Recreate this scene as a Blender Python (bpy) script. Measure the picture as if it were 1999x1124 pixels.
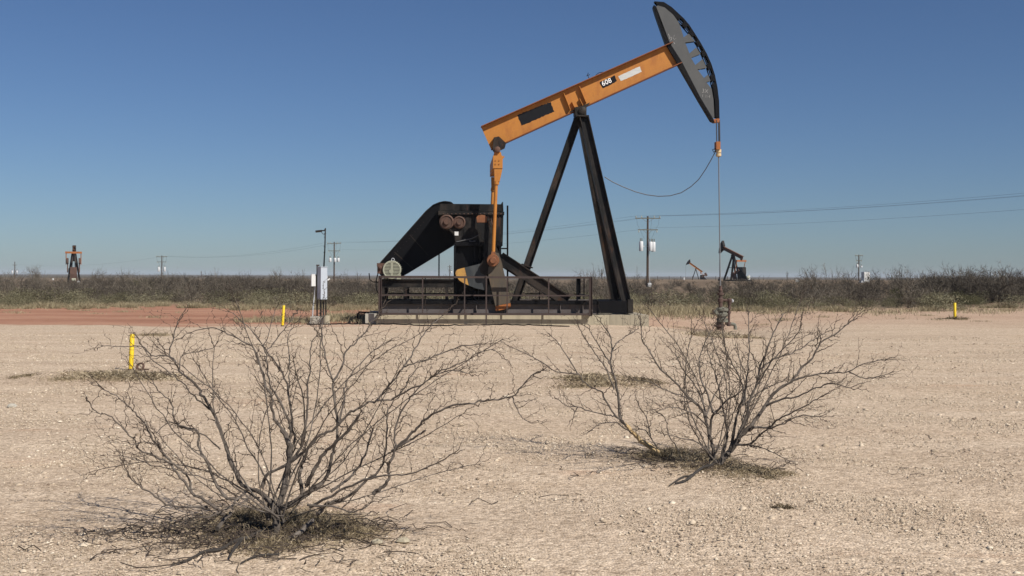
import bpy, math, random
import numpy as np
from mathutils import Vector, Matrix

for o in list(bpy.data.objects):
    bpy.data.objects.remove(o)
SC = bpy.context.scene
COL = SC.collection
R = math.radians

# ------------------------------------------------------------------ camera, sky, sun, exposure
F, CX, HY, CAMZ, ROLL = 2221.0, 999.5, 537.5, 1.7, 0.0040
cam_d = bpy.data.cameras.new('camera')
cam = bpy.data.objects.new('camera', cam_d); COL.objects.link(cam)
cam_d.lens, cam_d.sensor_width = 40.0, 36.0
cam_d.shift_y = -(562.0 - HY) / 1999.0
cam_d.clip_end = 40000
cam.matrix_world = Matrix.Translation((0, 0, CAMZ)) @ Matrix.Rotation(R(90), 4, 'X') @ Matrix.Rotation(ROLL, 4, 'Z')
SC.camera = cam

SUN = Vector((1.0, -0.98, 1.30)).normalized()
EL = math.asin(SUN.z)
AZ = math.atan2(SUN.x, SUN.y)
W_ = bpy.data.worlds.new("World"); SC.world = W_
W_.use_nodes = True
nt = W_.node_tree
for n in list(nt.nodes): nt.nodes.remove(n)
sky = nt.nodes.new('ShaderNodeTexSky'); sky.sky_type = 'NISHITA'
sky.sun_disc = False
sky.sun_elevation = EL
sky.sun_rotation = AZ
sky.altitude = 900; sky.air_density = 1.0; sky.dust_density = 0.6; sky.ozone_density = 2.2
bg = nt.nodes.new('ShaderNodeBackground'); bg.inputs[1].default_value = 0.05
out = nt.nodes.new('ShaderNodeOutputWorld')
sky_tint = nt.nodes.new('ShaderNodeMix'); sky_tint.data_type = 'RGBA'; sky_tint.blend_type = 'MULTIPLY'; sky_tint.inputs[0].default_value = 1.0
sky_tint.inputs[7].default_value = (0.69, 0.845, 1.10, 1)   # tints the clear winter sky bluer and dims its light
nt.links.new(sky.outputs[0], sky_tint.inputs[6]); nt.links.new(sky_tint.outputs[2], bg.inputs[0]); nt.links.new(bg.outputs[0], out.inputs[0])

sun_d = bpy.data.lights.new('sun', 'SUN'); sun_d.energy = 5.0; sun_d.angle = R(0.45)
sun_d.color = (1.0, 0.93, 0.84)
sun = bpy.data.objects.new('sun', sun_d); COL.objects.link(sun)
sun.rotation_euler = SUN.to_track_quat('Z', 'Y').to_euler()
sun.location = (30, -25, 35)

SC.view_settings.view_transform = 'Standard'
SC.view_settings.look = 'None'
SC.view_settings.exposure = 0.25
SC.view_settings.gamma = 1.0
SC.render.film_transparent = False

# ------------------------------------------------------------------ helpers
def at(px, py, Y):
    """world point at depth Y seen at photo pixel (px, py)"""
    x, y = px - CX, py - HY
    x, y = x + ROLL * y, y - ROLL * x
    return Vector((x / F * Y, Y, CAMZ - y / F * Y))

def depth_on(px, py, z=0.0):
    x, y = px - CX, py - HY
    y = y - ROLL * x
    return (CAMZ - z) * F / y

class MB:
    def __init__(s): s.v = []; s.f = []
    def add(s, vs, fs):
        b = len(s.v); s.v += [tuple(p) for p in vs]; s.f += [tuple(i + b for i in f) for f in fs]; return s
    def box(s, x0, x1, y0, y1, z0, z1):
        vs = [(x0,y0,z0),(x1,y0,z0),(x1,y1,z0),(x0,y1,z0),(x0,y0,z1),(x1,y0,z1),(x1,y1,z1),(x0,y1,z1)]
        return s.add(vs, [(0,3,2,1),(4,5,6,7),(0,1,5,4),(1,2,6,5),(2,3,7,6),(3,0,4,7)])
    def prism(s, poly, v0, v1):
        n = len(poly)
        vs = [(u, v0, z) for u, z in poly] + [(u, v1, z) for u, z in poly]
        fs = [tuple(range(n)), tuple(range(2*n-1, n-1, -1))]
        fs += [(i, i+n, (i+1) % n + n, (i+1) % n) for i in range(n)]
        return s.add(vs, fs)
    def bar(s, p0, p1, sd, ws, nd, wn):
        p0, p1, sd, nd = Vector(p0), Vector(p1), Vector(sd).normalized(), Vector(nd).normalized()
        vs = []
        for p in (p0, p1):
            for a, b in ((-1,-1),(1,-1),(1,1),(-1,1)):
                vs.append(p + sd*a*ws/2 + nd*b*wn/2)
        return s.add(vs, [(3,2,1,0),(4,5,6,7),(0,1,5,4),(1,2,6,5),(2,3,7,6),(3,0,4,7)])
    def sq(s, p0, p1, w, h=None):
        p0, p1 = Vector(p0), Vector(p1); a = (p1-p0).normalized()
        ref = Vector((0,1,0)) if abs(a.y) < .9 else Vector((0,0,1))
        sd = a.cross(ref).normalized(); nd = a.cross(sd)
        return s.bar(p0, p1, sd, w, nd, h or w)
    def hbeam(s, p0, p1, depth, width, tf, tw, webn=(0,1,0)):
        p0, p1 = Vector(p0), Vector(p1); a = (p1-p0).normalized()
        sd = a.cross(Vector(webn)).normalized(); nd = sd.cross(a).normalized()
        for k in (-1, 1):
            o = sd * k * (depth/2 - tf/2)
            s.bar(p0+o, p1+o, sd, tf, nd, width)
        return s.bar(p0, p1, sd, depth-2*tf, nd, tw)
    def tube(s, pts, rad, n=6, cap=True):
        pts = [Vector(p) for p in pts]
        if not hasattr(rad, '__len__'): rad = [rad]*len(pts)
        b = len(s.v); prev = None
        for i, p in enumerate(pts):
            t = (pts[min(i+1, len(pts)-1)] - pts[max(i-1, 0)])
            if t.length < 1e-9: t = Vector((0,0,1))
            t.normalize()
            if prev is None:
                prev = t.orthogonal().normalized()
            prev = (prev - t*prev.dot(t))
            if prev.length < 1e-6: prev = t.orthogonal()
            prev.normalize(); q = t.cross(prev)
            for k in range(n):
                a = 2*math.pi*k/n
                s.v.append(tuple(p + (prev*math.cos(a) + q*math.sin(a))*rad[i]))
        for i in range(len(pts)-1):
            for k in range(n):
                s.f.append((b+i*n+k, b+i*n+(k+1) % n, b+(i+1)*n+(k+1) % n, b+(i+1)*n+k))
        if cap:
            s.f.append(tuple(b+k for k in range(n-1, -1, -1)))
            e = b+(len(pts)-1)*n
            s.f.append(tuple(e+k for k in range(n)))
        return s
    def cyl(s, p0, p1, r, n=20, r1=None):
        return s.tube([p0, p1], [r, r if r1 is None else r1], n)
    def lathe(s, c, prof, n=20, axis='z'):
        """prof: (radius, height) list about an axis through c"""
        b = len(s.v)
        for r, h in prof:
            for k in range(n):
                a = 2*math.pi*k/n
                x, y = r*math.cos(a), r*math.sin(a)
                if axis == 'z': s.v.append((c[0]+x, c[1]+y, c[2]+h))
                else: s.v.append((c[0]+x, c[1]+h, c[2]+y))
        m = len(prof)
        for i in range(m-1):
            for k in range(n):
                s.f.append((b+i*n+k, b+i*n+(k+1) % n, b+(i+1)*n+(k+1) % n, b+(i+1)*n+k))
        s.f.append(tuple(b+k for k in range(n-1, -1, -1)))
        s.f.append(tuple(b+(m-1)*n+k for k in range(n)))
        return s
    def ring(s, c, R_, r, n=18, m=6, axis='y'):
        pts = []
        for k in range(n+1):
            a = 2*math.pi*k/n
            d = Vector((math.cos(a)*R_, 0, math.sin(a)*R_)) if axis == 'y' else (Vector((math.cos(a)*R_, math.sin(a)*R_, 0)) if axis == 'z' else Vector((0, math.cos(a)*R_, math.sin(a)*R_)))
            pts.append(Vector(c)+d)
        return s.tube(pts, r, m, cap=False)
    def build(s, name, mat, parent=None, smooth=False):
        me = bpy.data.meshes.new(name)
        me.from_pydata([tuple(p) for p in s.v], [], s.f)
        me.validate(); me.update()
        import bmesh
        bm = bmesh.new(); bm.from_mesh(me); bmesh.ops.recalc_face_normals(bm, faces=bm.faces); bm.to_mesh(me); bm.free()
        if smooth:
            me.shade_smooth()
            try: me.set_sharp_from_angle(angle=R(40))
            except Exception: pass
        me.materials.append(mat)
        o = bpy.data.objects.new(name, me); COL.objects.link(o)
        if parent: o.parent = parent
        return o

def npmesh(name, verts, faces, mat, parent=None, tint=None, link=True):
    verts = np.asarray(verts, dtype=np.float32); faces = np.asarray(faces, dtype=np.int32)
    k = faces.shape[1]; m = faces.shape[0]
    me = bpy.data.meshes.new(name)
    me.vertices.add(len(verts)); me.vertices.foreach_set('co', verts.ravel())
    me.loops.add(m*k); me.loops.foreach_set('vertex_index', faces.ravel())
    me.polygons.add(m)
    me.polygons.foreach_set('loop_start', np.arange(0, m*k, k, dtype=np.int32))
    me.polygons.foreach_set('loop_total', np.full(m, k, dtype=np.int32))
    me.update(calc_edges=True)
    if tint is not None:
        at_ = me.attributes.new('tint', 'FLOAT', 'POINT'); at_.data.foreach_set('value', np.asarray(tint, dtype=np.float32))
    me.materials.append(mat)
    if not link: return me
    o = bpy.data.objects.new(name, me); COL.objects.link(o)
    if parent: o.parent = parent
    return o

def tag(o, label=None, cat=None, group=None, kind=None):
    if label: o['label'] = label
    if cat: o['category'] = cat
    if group: o['group'] = group
    if kind: o['kind'] = kind
    return o

def empty(name, loc=(0,0,0), rz=0.0, label=None, cat=None, group=None):
    o = bpy.data.objects.new(name, None); COL.objects.link(o)
    o.empty_display_size = 0.2
    o.location = loc; o.rotation_euler = (0, 0, rz)
    return tag(o, label, cat, group)

def text_mesh(name, body, size, loc, xdir, updir, mat, parent, offset=0.0, space=1.0):
    cu = bpy.data.curves.new(name, 'FONT'); cu.body = body; cu.size = size
    cu.align_x = 'CENTER'; cu.align_y = 'CENTER'; cu.extrude = 0.002; cu.offset = offset; cu.space_character = space
    t = bpy.data.objects.new(name, cu); COL.objects.link(t)
    bpy.context.view_layer.update()
    me = bpy.data.meshes.new_from_object(t.evaluated_get(bpy.context.evaluated_depsgraph_get()))
    bpy.data.objects.remove(t); bpy.data.curves.remove(cu)
    me.name = name; me.materials.clear(); me.materials.append(mat)
    o = bpy.data.objects.new(name, me); COL.objects.link(o)
    x = Vector(xdir).normalized(); u = Vector(updir).normalized(); n = x.cross(u)
    M = Matrix((x, u, n)).transposed().to_4x4(); M.translation = Vector(loc)
    me.transform(M)
    o.parent = parent
    return o

# ------------------------------------------------------------------ materials
def newmat(name):
    m = bpy.data.materials.new(name); m.use_nodes = True
    nt = m.node_tree
    b = nt.nodes['Principled BSDF']
    return m, nt, b

def N(nt, typ, **kw):
    n = nt.nodes.new(typ)
    for k, v in kw.items(): setattr(n, k, v)
    return n

def noise(nt, vec, scale, detail=4, rough=0.6, dist=0.0):
    n = N(nt, 'ShaderNodeTexNoise'); n.inputs['Scale'].default_value = scale
    n.inputs['Detail'].default_value = detail; n.inputs['Roughness'].default_value = rough
    n.inputs['Distortion'].default_value = dist
    if vec is not None: nt.links.new(vec, n.inputs['Vector'])
    return n.outputs['Fac']

def ramp(nt, fac, stops):
    r = N(nt, 'ShaderNodeValToRGB'); e = r.color_ramp.elements
    e[0].position, e[0].color = stops[0][0], (*stops[0][1], 1)
    e[1].position, e[1].color = stops[-1][0], (*stops[-1][1], 1)
    for p, c in stops[1:-1]:
        x = e.new(p); x.color = (*c, 1)
    nt.links.new(fac, r.inputs[0]); return r.outputs[0]

def mix(nt, fac, a, b, mode='MIX'):
    m = N(nt, 'ShaderNodeMix', data_type='RGBA', blend_type=mode)
    for sock, v in ((m.inputs[0], fac), (m.inputs[6], a), (m.inputs[7], b)):
        if isinstance(v, (int, float)): sock.default_value = v
        elif isinstance(v, tuple): sock.default_value = (*v, 1)
        else: nt.links.new(v, sock)
    return m.outputs[2]

def math_(nt, op, a, b=0.0, c=None, clamp=False):
    m = N(nt, 'ShaderNodeMath', operation=op); m.use_clamp = clamp
    for i, v in enumerate((a, b) if c is None else (a, b, c)):
        if isinstance(v, (int, float)): m.inputs[i].default_value = v
        else: nt.links.new(v, m.inputs[i])
    return m.outputs[0]

def maprange(nt, v, a, b, c=0.0, d=1.0, smooth=True):
    m = N(nt, 'ShaderNodeMapRange'); m.interpolation_type = 'SMOOTHSTEP' if smooth else 'LINEAR'
    nt.links.new(v, m.inputs[0])
    for i, x in zip((1,2,3,4), (a,b,c,d)): m.inputs[i].default_value = x
    return m.outputs[0]

def scaled(nt, vec, s):
    m = N(nt, 'ShaderNodeMapping'); m.inputs['Scale'].default_value = s
    nt.links.new(vec, m.inputs[0]); return m.outputs[0]

def bump(nt, b, h, strength=0.3, dist=0.02):
    n = N(nt, 'ShaderNodeBump'); n.inputs['Strength'].default_value = strength; n.inputs['Distance'].default_value = dist
    nt.links.new(h, n.inputs['Height']); nt.links.new(n.outputs[0], b.inputs['Normal'])

def weathered(name, base, worn, rust=None, scale=2.0, amt=(0.45, 0.7), rust_amt=(0.6, 0.75), rough=0.55, stretch=(1,1,0.4), dust=None, spec=0.4):
    """painted steel: base paint, worn tone in noise patches, streaky rust"""
    m, nt, b = newmat(name)
    tc = N(nt, 'ShaderNodeTexCoord').outputs['Object']
    f1 = noise(nt, scaled(nt, tc, stretch), scale, 6, .65)
    c = mix(nt, maprange(nt, f1, *amt), base, worn)
    if rust:
        f2 = noise(nt, scaled(nt, tc, (stretch[0]*1.3, stretch[1], stretch[2]*.7)), scale*2.7, 8, .7)
        c = mix(nt, maprange(nt, f2, *rust_amt), c, rust)
    f3 = noise(nt, tc, scale*14, 3, .6)
    c = mix(nt, .35, c, mix(nt, f3, tuple(x*.55 for x in base), tuple(min(1, x*1.35) for x in base)))
    nt.links.new(c, b.inputs['Base Color'])
    b.inputs['Roughness'].default_value = rough
    b.inputs['Specular IOR Level'].default_value = spec
    bump(nt, b, f3, .15, .01)
    return m

def plain(name, base, rough=0.6, var=0.25, scale=8.0, spec=0.4, metal=0.0):
    m, nt, b = newmat(name)
    tc = N(nt, 'ShaderNodeTexCoord').outputs['Object']
    f = noise(nt, tc, scale, 5, .65)
    c = mix(nt, f, tuple(x*(1-var) for x in base), tuple(min(1, x*(1+var)) for x in base))
    nt.links.new(c, b.inputs['Base Color'])
    b.inputs['Roughness'].default_value = rough; b.inputs['Specular IOR Level'].default_value = spec
    b.inputs['Metallic'].default_value = metal
    return m

M = {}
M['orange'] = weathered('orange_paint', (.41,.165,.026), (.29,.10,.02), (.11,.038,.015), 1.5, (.45,.68), (.61,.74), .55, (1.6,1,.55))
M['orange_dk'] = weathered('rusty_orange_paint', (.32,.11,.025), (.22,.07,.022), (.10,.04,.02), 3.0, (.4,.65), (.58,.7), .65)
M['flange'] = weathered('grimy_orange_flange', (.20,.06,.016), (.12,.04,.016), (.06,.028,.016), 2.0, (.4,.6), (.58,.7), .65, (1,1,.6))
M['black'] = weathered('black_paint', (.005,.005,.006), (.011,.011,.010), (.03,.018,.013), 1.6, (.5,.72), (.64,.76), .45, spec=.12)
M['black_worn'] = weathered('worn_black_paint', (.011,.011,.011), (.045,.038,.032), (.05,.026,.019), 1.8, (.42,.62), (.55,.7), .55, spec=.12)
M['leg'] = weathered('leg_paint', (.011,.011,.011), (.055,.043,.035), (.075,.038,.024), 1.0, (.46,.62), (.55,.66), .5, (1,1,.5), spec=.12)
M['head'] = weathered('head_grey_paint', (.068,.071,.072), (.092,.094,.092), (.045,.040,.036), 1.0, (.4,.7), (.66,.8), .5)
M['web'] = weathered('skid_paint', (.10,.088,.085), (.06,.047,.043), (.075,.042,.03), 1.4, (.42,.62), (.58,.7), .6, (.5,1,1))
M['rust'] = weathered('rusty_steel', (.095,.05,.035), (.05,.034,.027), (.17,.085,.055), 4.0, (.4,.65), (.55,.7), .8)
M['pin'] = weathered('greasy_rust_orange', (.20,.075,.028), (.11,.045,.022), (.05,.028,.02), 6.0, (.4,.6), (.56,.68), .6)
M['rail'] = weathered('rail_rust', (.05,.033,.029), (.035,.027,.025), (.075,.042,.03), 3.0, (.4,.65), (.6,.72), .75)
M['weight'] = weathered('counterweight_paint', (.075,.06,.042), (.045,.045,.043), (.12,.08,.045), 2.2, (.4,.62), (.55,.68), .6, (1,1,.3))
M['sector'] = weathered('sector_paint', (.026,.031,.035), (.06,.064,.064), (.20,.19,.17), 3.0, (.42,.66), (.68,.74), .55)
M['yellow_worn'] = weathered('worn_yellow_paint', (.42,.235,.06), (.30,.16,.05), (.40,.36,.28), 4.0, (.4,.6), (.68,.75), .6)
M['far_beam'] = plain('dull_rust_orange_paint', (.12,.048,.02), .7, .4, 3)
M['hose'] = plain('grey_hose', (.10,.10,.10), .7)
M['patch'] = plain('black_patch_paint', (.009,.010,.013), .7, .3, 6, .12)
M['white'] = plain('white_paint', (.60,.61,.60), .5, .12, 10)
M['panel'] = weathered('brushed_over_white', (.46,.48,.47), (.56,.57,.55), (.34,.33,.30), 5.0, (.4,.6), (.62,.74), .7, (.6,1,3))
M['lettering'] = plain('white_lettering', (.85,.85,.85), .5, .03)
M['chalk'] = plain('chalk_marks', (.36,.36,.35), .9, .2, 30)
M['motor'] = weathered('motor_paint', (.32,.33,.255), (.25,.25,.19), (.22,.19,.13), 5.0, (.4,.65), (.64,.76), .5)
M['dark_slot'] = plain('slot_shadow_steel', (.02,.02,.02), .8)
M['rod'] = plain('oily_rod_steel', (.16,.165,.175), .45, .15, 6, .4)
M['cable'] = plain('wire_rope', (.05,.05,.055), .5, .2)
M['brass'] = plain('brass_clamp', (.55,.42,.24), .4, .25, 20, .5)
M['galv'] = plain('galvanised_steel', (.40,.42,.44), .45, .15, 6, .5)
M['cab'] = plain('cabinet_grey_paint', (.40,.445,.50), .45, .08, 3, .5)
M['wood'] = weathered('pole_wood', (.07,.045,.03), (.05,.034,.025), (.10,.07,.05), 3.0, (.4,.65), (.6,.75), .9, (3,3,.2))
M['arm'] = plain('crossarm_wood', (.13,.12,.085), .9, .3)
M['ceramic'] = plain('insulator_glaze', (.42,.42,.33), .4, .15)
M['tank'] = plain('transformer_paint', (.55,.57,.58), .5, .08)
M['wire'] = plain('power_wire', (.06,.065,.075), .6)
M['yellow'] = plain('marker_yellow_paint', (.68,.48,.012), .5, .05, 5, .4)
M['well'] = weathered('wellhead_paint', (.13,.13,.105), (.20,.21,.17), (.10,.055,.04), 7.0, (.42,.6), (.5,.66), .8)
M['wellrust'] = weathered('wellhead_rust', (.09,.055,.045), (.06,.042,.036), (.18,.12,.09), 7.0, (.4,.6), (.62,.74), .85)

def concrete_mat(name, base):
    m, nt, b = newmat(name)
    tc = N(nt, 'ShaderNodeTexCoord').outputs['Object']
    f = noise(nt, scaled(nt, tc, (2.2,2.2,.25)), 1.4, 6, .65)
    c = ramp(nt, f, [(.3, tuple(x*.78 for x in base)), (.5, base), (.72, tuple(x*1.13 for x in base))])
    st = noise(nt, scaled(nt, tc, (5,5,.3)), 1.0, 6, .7)
    c = mix(nt, maprange(nt, st, .62, .74), c, (.22,.13,.06))
    dk = noise(nt, tc, 9, 6, .7)
    c = mix(nt, maprange(nt, dk, .62, .8), c, tuple(x*.6 for x in base))
    nt.links.new(c, b.inputs['Base Color']); b.inputs['Roughness'].default_value = .92
    bump(nt, b, noise(nt, tc, 40, 5, .7), .35, .01)
    return m
M['concrete'] = concrete_mat('weathered_concrete', (.345,.308,.225))
M['concrete_new'] = concrete_mat('rough_concrete', (.29,.258,.192))
M['concrete_grey'] = concrete_mat('grey_concrete', (.36,.34,.29))

def bark_mat(name, lo, mid, hi):
    m, nt, b = newmat(name)
    tc = N(nt, 'ShaderNodeTexCoord').outputs['Object']
    f = noise(nt, tc, 9, 5, .7)
    c = ramp(nt, f, [(.34, lo), (.5, mid), (.68, hi)])
    f2 = noise(nt, tc, 120, 3, .7)
    c = mix(nt, .4, c, mix(nt, f2, lo, hi))
    nt.links.new(c, b.inputs['Base Color']); b.inputs['Roughness'].default_value = .9
    bump(nt, b, f2, .4, .004)
    return m
M['bark'] = bark_mat('grey_bark', (.018,.014,.011), (.082,.066,.053), (.20,.175,.15))
M['twig'] = bark_mat('twig_bark', (.022,.015,.011), (.055,.040,.029), (.10,.076,.058))
M['shade_bark'] = bark_mat('trunk_shade_bark', (.012,.010,.009), (.028,.024,.021), (.07,.06,.05))  # near-black so the low branches read as the trunks' cast shadow
M['tanwood'] = bark_mat('peeled_wood', (.24,.15,.06), (.50,.36,.18), (.58,.45,.27))

def tint_mat(name, stops, rough=.95, vary=0.0):
    m, nt, b = newmat(name)
    a = N(nt, 'ShaderNodeAttribute'); a.attribute_name = 'tint'
    oi = N(nt, 'ShaderNodeObjectInfo')
    fac = math_(nt, 'ADD', a.outputs['Fac'], math_(nt, 'MULTIPLY', math_(nt, 'SUBTRACT', oi.outputs['Random'], .5), vary)) if vary else a.outputs['Fac']
    nt.links.new(ramp(nt, fac, stops), b.inputs['Base Color'])
    b.inputs['Roughness'].default_value = rough; b.inputs['Specular IOR Level'].default_value = .15
    return m
M['scrub'] = tint_mat('bare_scrub_twigs', [(0,(.055,.047,.038)), (.5,(.11,.094,.074)), (1,(.18,.158,.125))], vary=.7)
M['sage'] = tint_mat('sage_leaves', [(0,(.075,.072,.042)), (.5,(.14,.132,.08)), (1,(.23,.215,.14))], vary=.7)
M['grass'] = tint_mat('dry_grass_blades', [(0,(.16,.135,.08)), (.5,(.27,.232,.145)), (1,(.40,.35,.235))])
M['evergreen'] = tint_mat('evergreen_leaves', [(0,(.035,.035,.018)), (.5,(.06,.06,.028)), (1,(.10,.095,.045))])
M['litter'] = tint_mat('dry_litter_blades', [(0,(.06,.046,.030)), (.3,(.18,.142,.088)), (.65,(.33,.27,.175)), (1,(.52,.44,.32))])
M['pebble'] = tint_mat('caliche_pebbles', [(0,(.15,.11,.08)), (.3,(.35,.282,.205)), (.75,(.49,.405,.305)), (1,(.62,.545,.43))])

def ground_mat():
    m, nt, b = newmat('gravel_ground')
    pos = N(nt, 'ShaderNodeNewGeometry').outputs['Position']
    sep = N(nt, 'ShaderNodeSeparateXYZ'); nt.links.new(pos, sep.inputs[0])
    X, Y = sep.outputs[0], sep.outputs[1]
    # pale caliche gravel
    big = noise(nt, scaled(nt, pos, (.22,.45,1)), 1.0, 5, .6)
    base = ramp(nt, big, [(.3,(.475,.372,.268)), (.5,(.50,.402,.300)), (.7,(.47,.368,.268))])
    track = noise(nt, scaled(nt, pos, (.07,1.1,1)), 1.0, 4, .55, .4)
    base = mix(nt, maprange(nt, track, .50, .66, 0, .75), base, (.55,.45,.34))
    base = mix(nt, maprange(nt, track, .36, .46, .55, 0), base, (.41,.32,.235))
    v1 = N(nt, 'ShaderNodeTexVoronoi'); v1.inputs['Scale'].default_value = 55; nt.links.new(pos, v1.inputs['Vector'])
    sepc = N(nt, 'ShaderNodeSeparateColor'); nt.links.new(v1.outputs['Color'], sepc.inputs[0])
    grain = ramp(nt, sepc.outputs[0], [(0,(.35,.32,.29)), (.22,(.80,.78,.76)), (.7,(1.06,1.05,1.04)), (1,(1.5,1.52,1.54))])
    base = mix(nt, .72, base, mix(nt, 1.0, base, grain, 'MULTIPLY'))
    v2 = N(nt, 'ShaderNodeTexVoronoi'); v2.inputs['Scale'].default_value = 17; nt.links.new(pos, v2.inputs['Vector'])
    sep2 = N(nt, 'ShaderNodeSeparateColor'); nt.links.new(v2.outputs['Color'], sep2.inputs[0])
    g2 = ramp(nt, sep2.outputs[0], [(0,(.80,.78,.76)), (.5,(1,1,1)), (1,(1.16,1.17,1.18))])
    base = mix(nt, .8, base, mix(nt, 1.0, base, g2, 'MULTIPLY'))
    # red soil band
    n1 = noise(nt, scaled(nt, pos, (.12,.5,1)), 1.0, 6, .65)
    n2 = noise(nt, pos, 3.0, 5, .7)
    red = ramp(nt, noise(nt, scaled(nt, pos, (.06,.42,1)), 1.0, 9, .72), [(.32,(.21,.09,.055)), (.5,(.34,.172,.11)), (.68,(.47,.29,.195))])
    red = mix(nt, .4, red, mix(nt, n2, (.20,.095,.06), (.48,.29,.20)))
    e = maprange(nt, X, -6, 4, 37.8, 41.0)
    w = maprange(nt, X, 2, 16, 1.6, 14.0)
    t = math_(nt, 'SUBTRACT', Y, e)
    t = math_(nt, 'ADD', t, math_(nt, 'MULTIPLY', math_(nt, 'SUBTRACT', n1, .5), 7.0))
    t = math_(nt, 'DIVIDE', t, w)
    msk = maprange(nt, t, -.5, .6)
    right = maprange(nt, X, -3, 9, 1.0, .36)
    msk = math_(nt, 'MULTIPLY', msk, right)
    c = mix(nt, msk, base, red)
    # small reddish stains on the pad
    st = noise(nt, scaled(nt, pos, (.35,.8,1)), 1.0, 5, .6)
    c = mix(nt, maprange(nt, st, .60, .72, 0, .4), c, (.43,.27,.175))
    oil = noise(nt, scaled(nt, pos, (.55,.9,1)), 1.0, 6, .7)
    dx = math_(nt, 'SUBTRACT', X, 7.0); dy = math_(nt, 'MULTIPLY', math_(nt, 'SUBTRACT', Y, 39.5), .6)
    rr = math_(nt, 'SQRT', math_(nt, 'ADD', math_(nt, 'MULTIPLY', dx, dx), math_(nt, 'MULTIPLY', dy, dy)))
    oilm = math_(nt, 'MULTIPLY', maprange(nt, rr, .3, 2.6, 1, 0), maprange(nt, oil, .42, .6))
    c = mix(nt, math_(nt, 'MULTIPLY', oilm, .6), c, (.13,.09,.06))
    # darker soil under the scrub, then the brush-covered plain
    n3 = noise(nt, scaled(nt, pos, (.08,.05,1)), 1.0, 6, .65)
    soil = ramp(nt, n3, [(.35,(.13,.095,.065)), (.55,(.19,.145,.10)), (.7,(.31,.24,.165))])
    c = mix(nt, maprange(nt, Y, 57, 68), c, soil)
    n4 = noise(nt, scaled(nt, pos, (.004,.012,1)), 1.0, 7, .7)
    plain_c = ramp(nt, n4, [(.35,(.065,.055,.04)), (.55,(.10,.085,.06)), (.75,(.17,.135,.095))])
    c = mix(nt, maprange(nt, Y, 280, 600), c, plain_c)
    nt.links.new(c, b.inputs['Base Color'])
    b.inputs['Roughness'].default_value = .97; b.inputs['Specular IOR Level'].default_value = .1
    h = math_(nt, 'ADD', math_(nt, 'MULTIPLY', v1.outputs['Distance'], -.5), math_(nt, 'ADD', math_(nt, 'MULTIPLY', v2.outputs['Distance'], -.5), math_(nt, 'MULTIPLY', noise(nt, pos, 8, 6, .75), 1.2)))
    bump(nt, b, h, .55, .03)
    return m
M['ground'] = ground_mat()

# ------------------------------------------------------------------ the ground
def ss(x, a, b):
    t = np.clip((x-a)/(b-a), 0, 1); return t*t*(3-2*t)
def gz(x, y):
    x = np.asarray(x, dtype=float); y = np.asarray(y, dtype=float)
    z = -0.31*np.exp(-((x-7.6)/1.7)**2/2 - ((y-41.4)/6.5)**2/2)
    near = 1-ss(y, 50, 90)
    z = z + near*(.012*np.sin(x*1.3+.7*y) + .012*np.sin(.9*x-1.7*y+1) + .008*np.sin(2.9*x+2.3*y))
    z = z + ss(x, 0, 35)*ss(y, 70, 190)*(1-ss(y, 330, 520))*.75
    z = z + ss(x, 18, 34)*ss(y, 58, 75)*(1-ss(y, 120, 200))*.55
    z = z - ss(y, 450, 900)*1.2
    for bx, by, h, sx, sy in MOUNDS:
        z = z + h*np.exp(-((x-bx)/sx)**2/2-((y-by)/sy)**2/2)
    return z
MOUNDS = [(-1.5, 7.3, .05, .8, .45), (1.85, 10.0, .05, .7, .45), (-7.0, 18.5, .10, 1.4, .35), (1.5, 18.2, .10, .7, .35), (7.6, 40.2, .12, .9, .5)]
def ground_z(x, y): return float(gz(x, y))

def build_ground():
    k = np.linspace(-1, 1, 261); xs = np.sinh(k*6.6)/np.sinh(6.6)*6000
    k = np.linspace(-.42, 1, 300); ys = 14 + np.sinh(k*6.4)/np.sinh(6.4)*6000
    ys[ys < -2000] = -2000
    XX, YY = np.meshgrid(xs, ys)
    ZZ = gz(XX, YY)
    v = np.stack([XX.ravel(), YY.ravel(), ZZ.ravel()], 1)
    nx, ny = len(xs), len(ys)
    i = np.arange(nx-1)[None, :] + nx*np.arange(ny-1)[:, None]
    f = np.stack([i, i+1, i+nx+1, i+nx], -1).reshape(-1, 4)
    o = npmesh('ground', v, f, M['ground'])
    o.data.shade_smooth()
    return tag(o, kind='structure')
build_ground()

# ------------------------------------------------------------------ the big pump jack
TH = R(-3.0); PC = Vector((0, 41.0, 0))
PU = Vector((math.cos(TH), -math.sin(TH), 0)); PV = Vector((math.sin(TH), math.cos(TH), 0))
def Lp(px, py, v=0.0):
    """local (u, v, z) of the pump frame on the plane at offset v seen at a photo pixel"""
    x, y = px - CX, py - HY
    x, y = x + ROLL*y, y - ROLL*x
    d = Vector((x/F, 1, 0)); t = (PC.dot(PV) + v)/d.dot(PV)
    p = d*t - PC
    return Vector((p.dot(PU), v, CAMZ - y/F*t))
def L2(px, py, v): p = Lp(px, py, v); return (p.x, p.z)
def poly(pts, v): return [L2(a, b, v) for a, b in pts]
def rot_root(name, label, cat, group=None):
    return empty(name, PC, -TH, label, cat, group)

KP = 41.0/F   # metres per photo pixel at the pump

def rough_edge(pts, amp, seed, step=4):
    rnd = random.Random(seed); o = []
    for i, (a, b) in enumerate(pts):
        c, d = pts[(i+1) % len(pts)]
        n = max(1, int(math.hypot(c-a, d-b)/step))
        for k in range(n):
            t = k/n
            o.append((a+(c-a)*t+rnd.uniform(-amp, amp), b+(d-b)*t+rnd.uniform(-amp, amp)))
    return o

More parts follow.
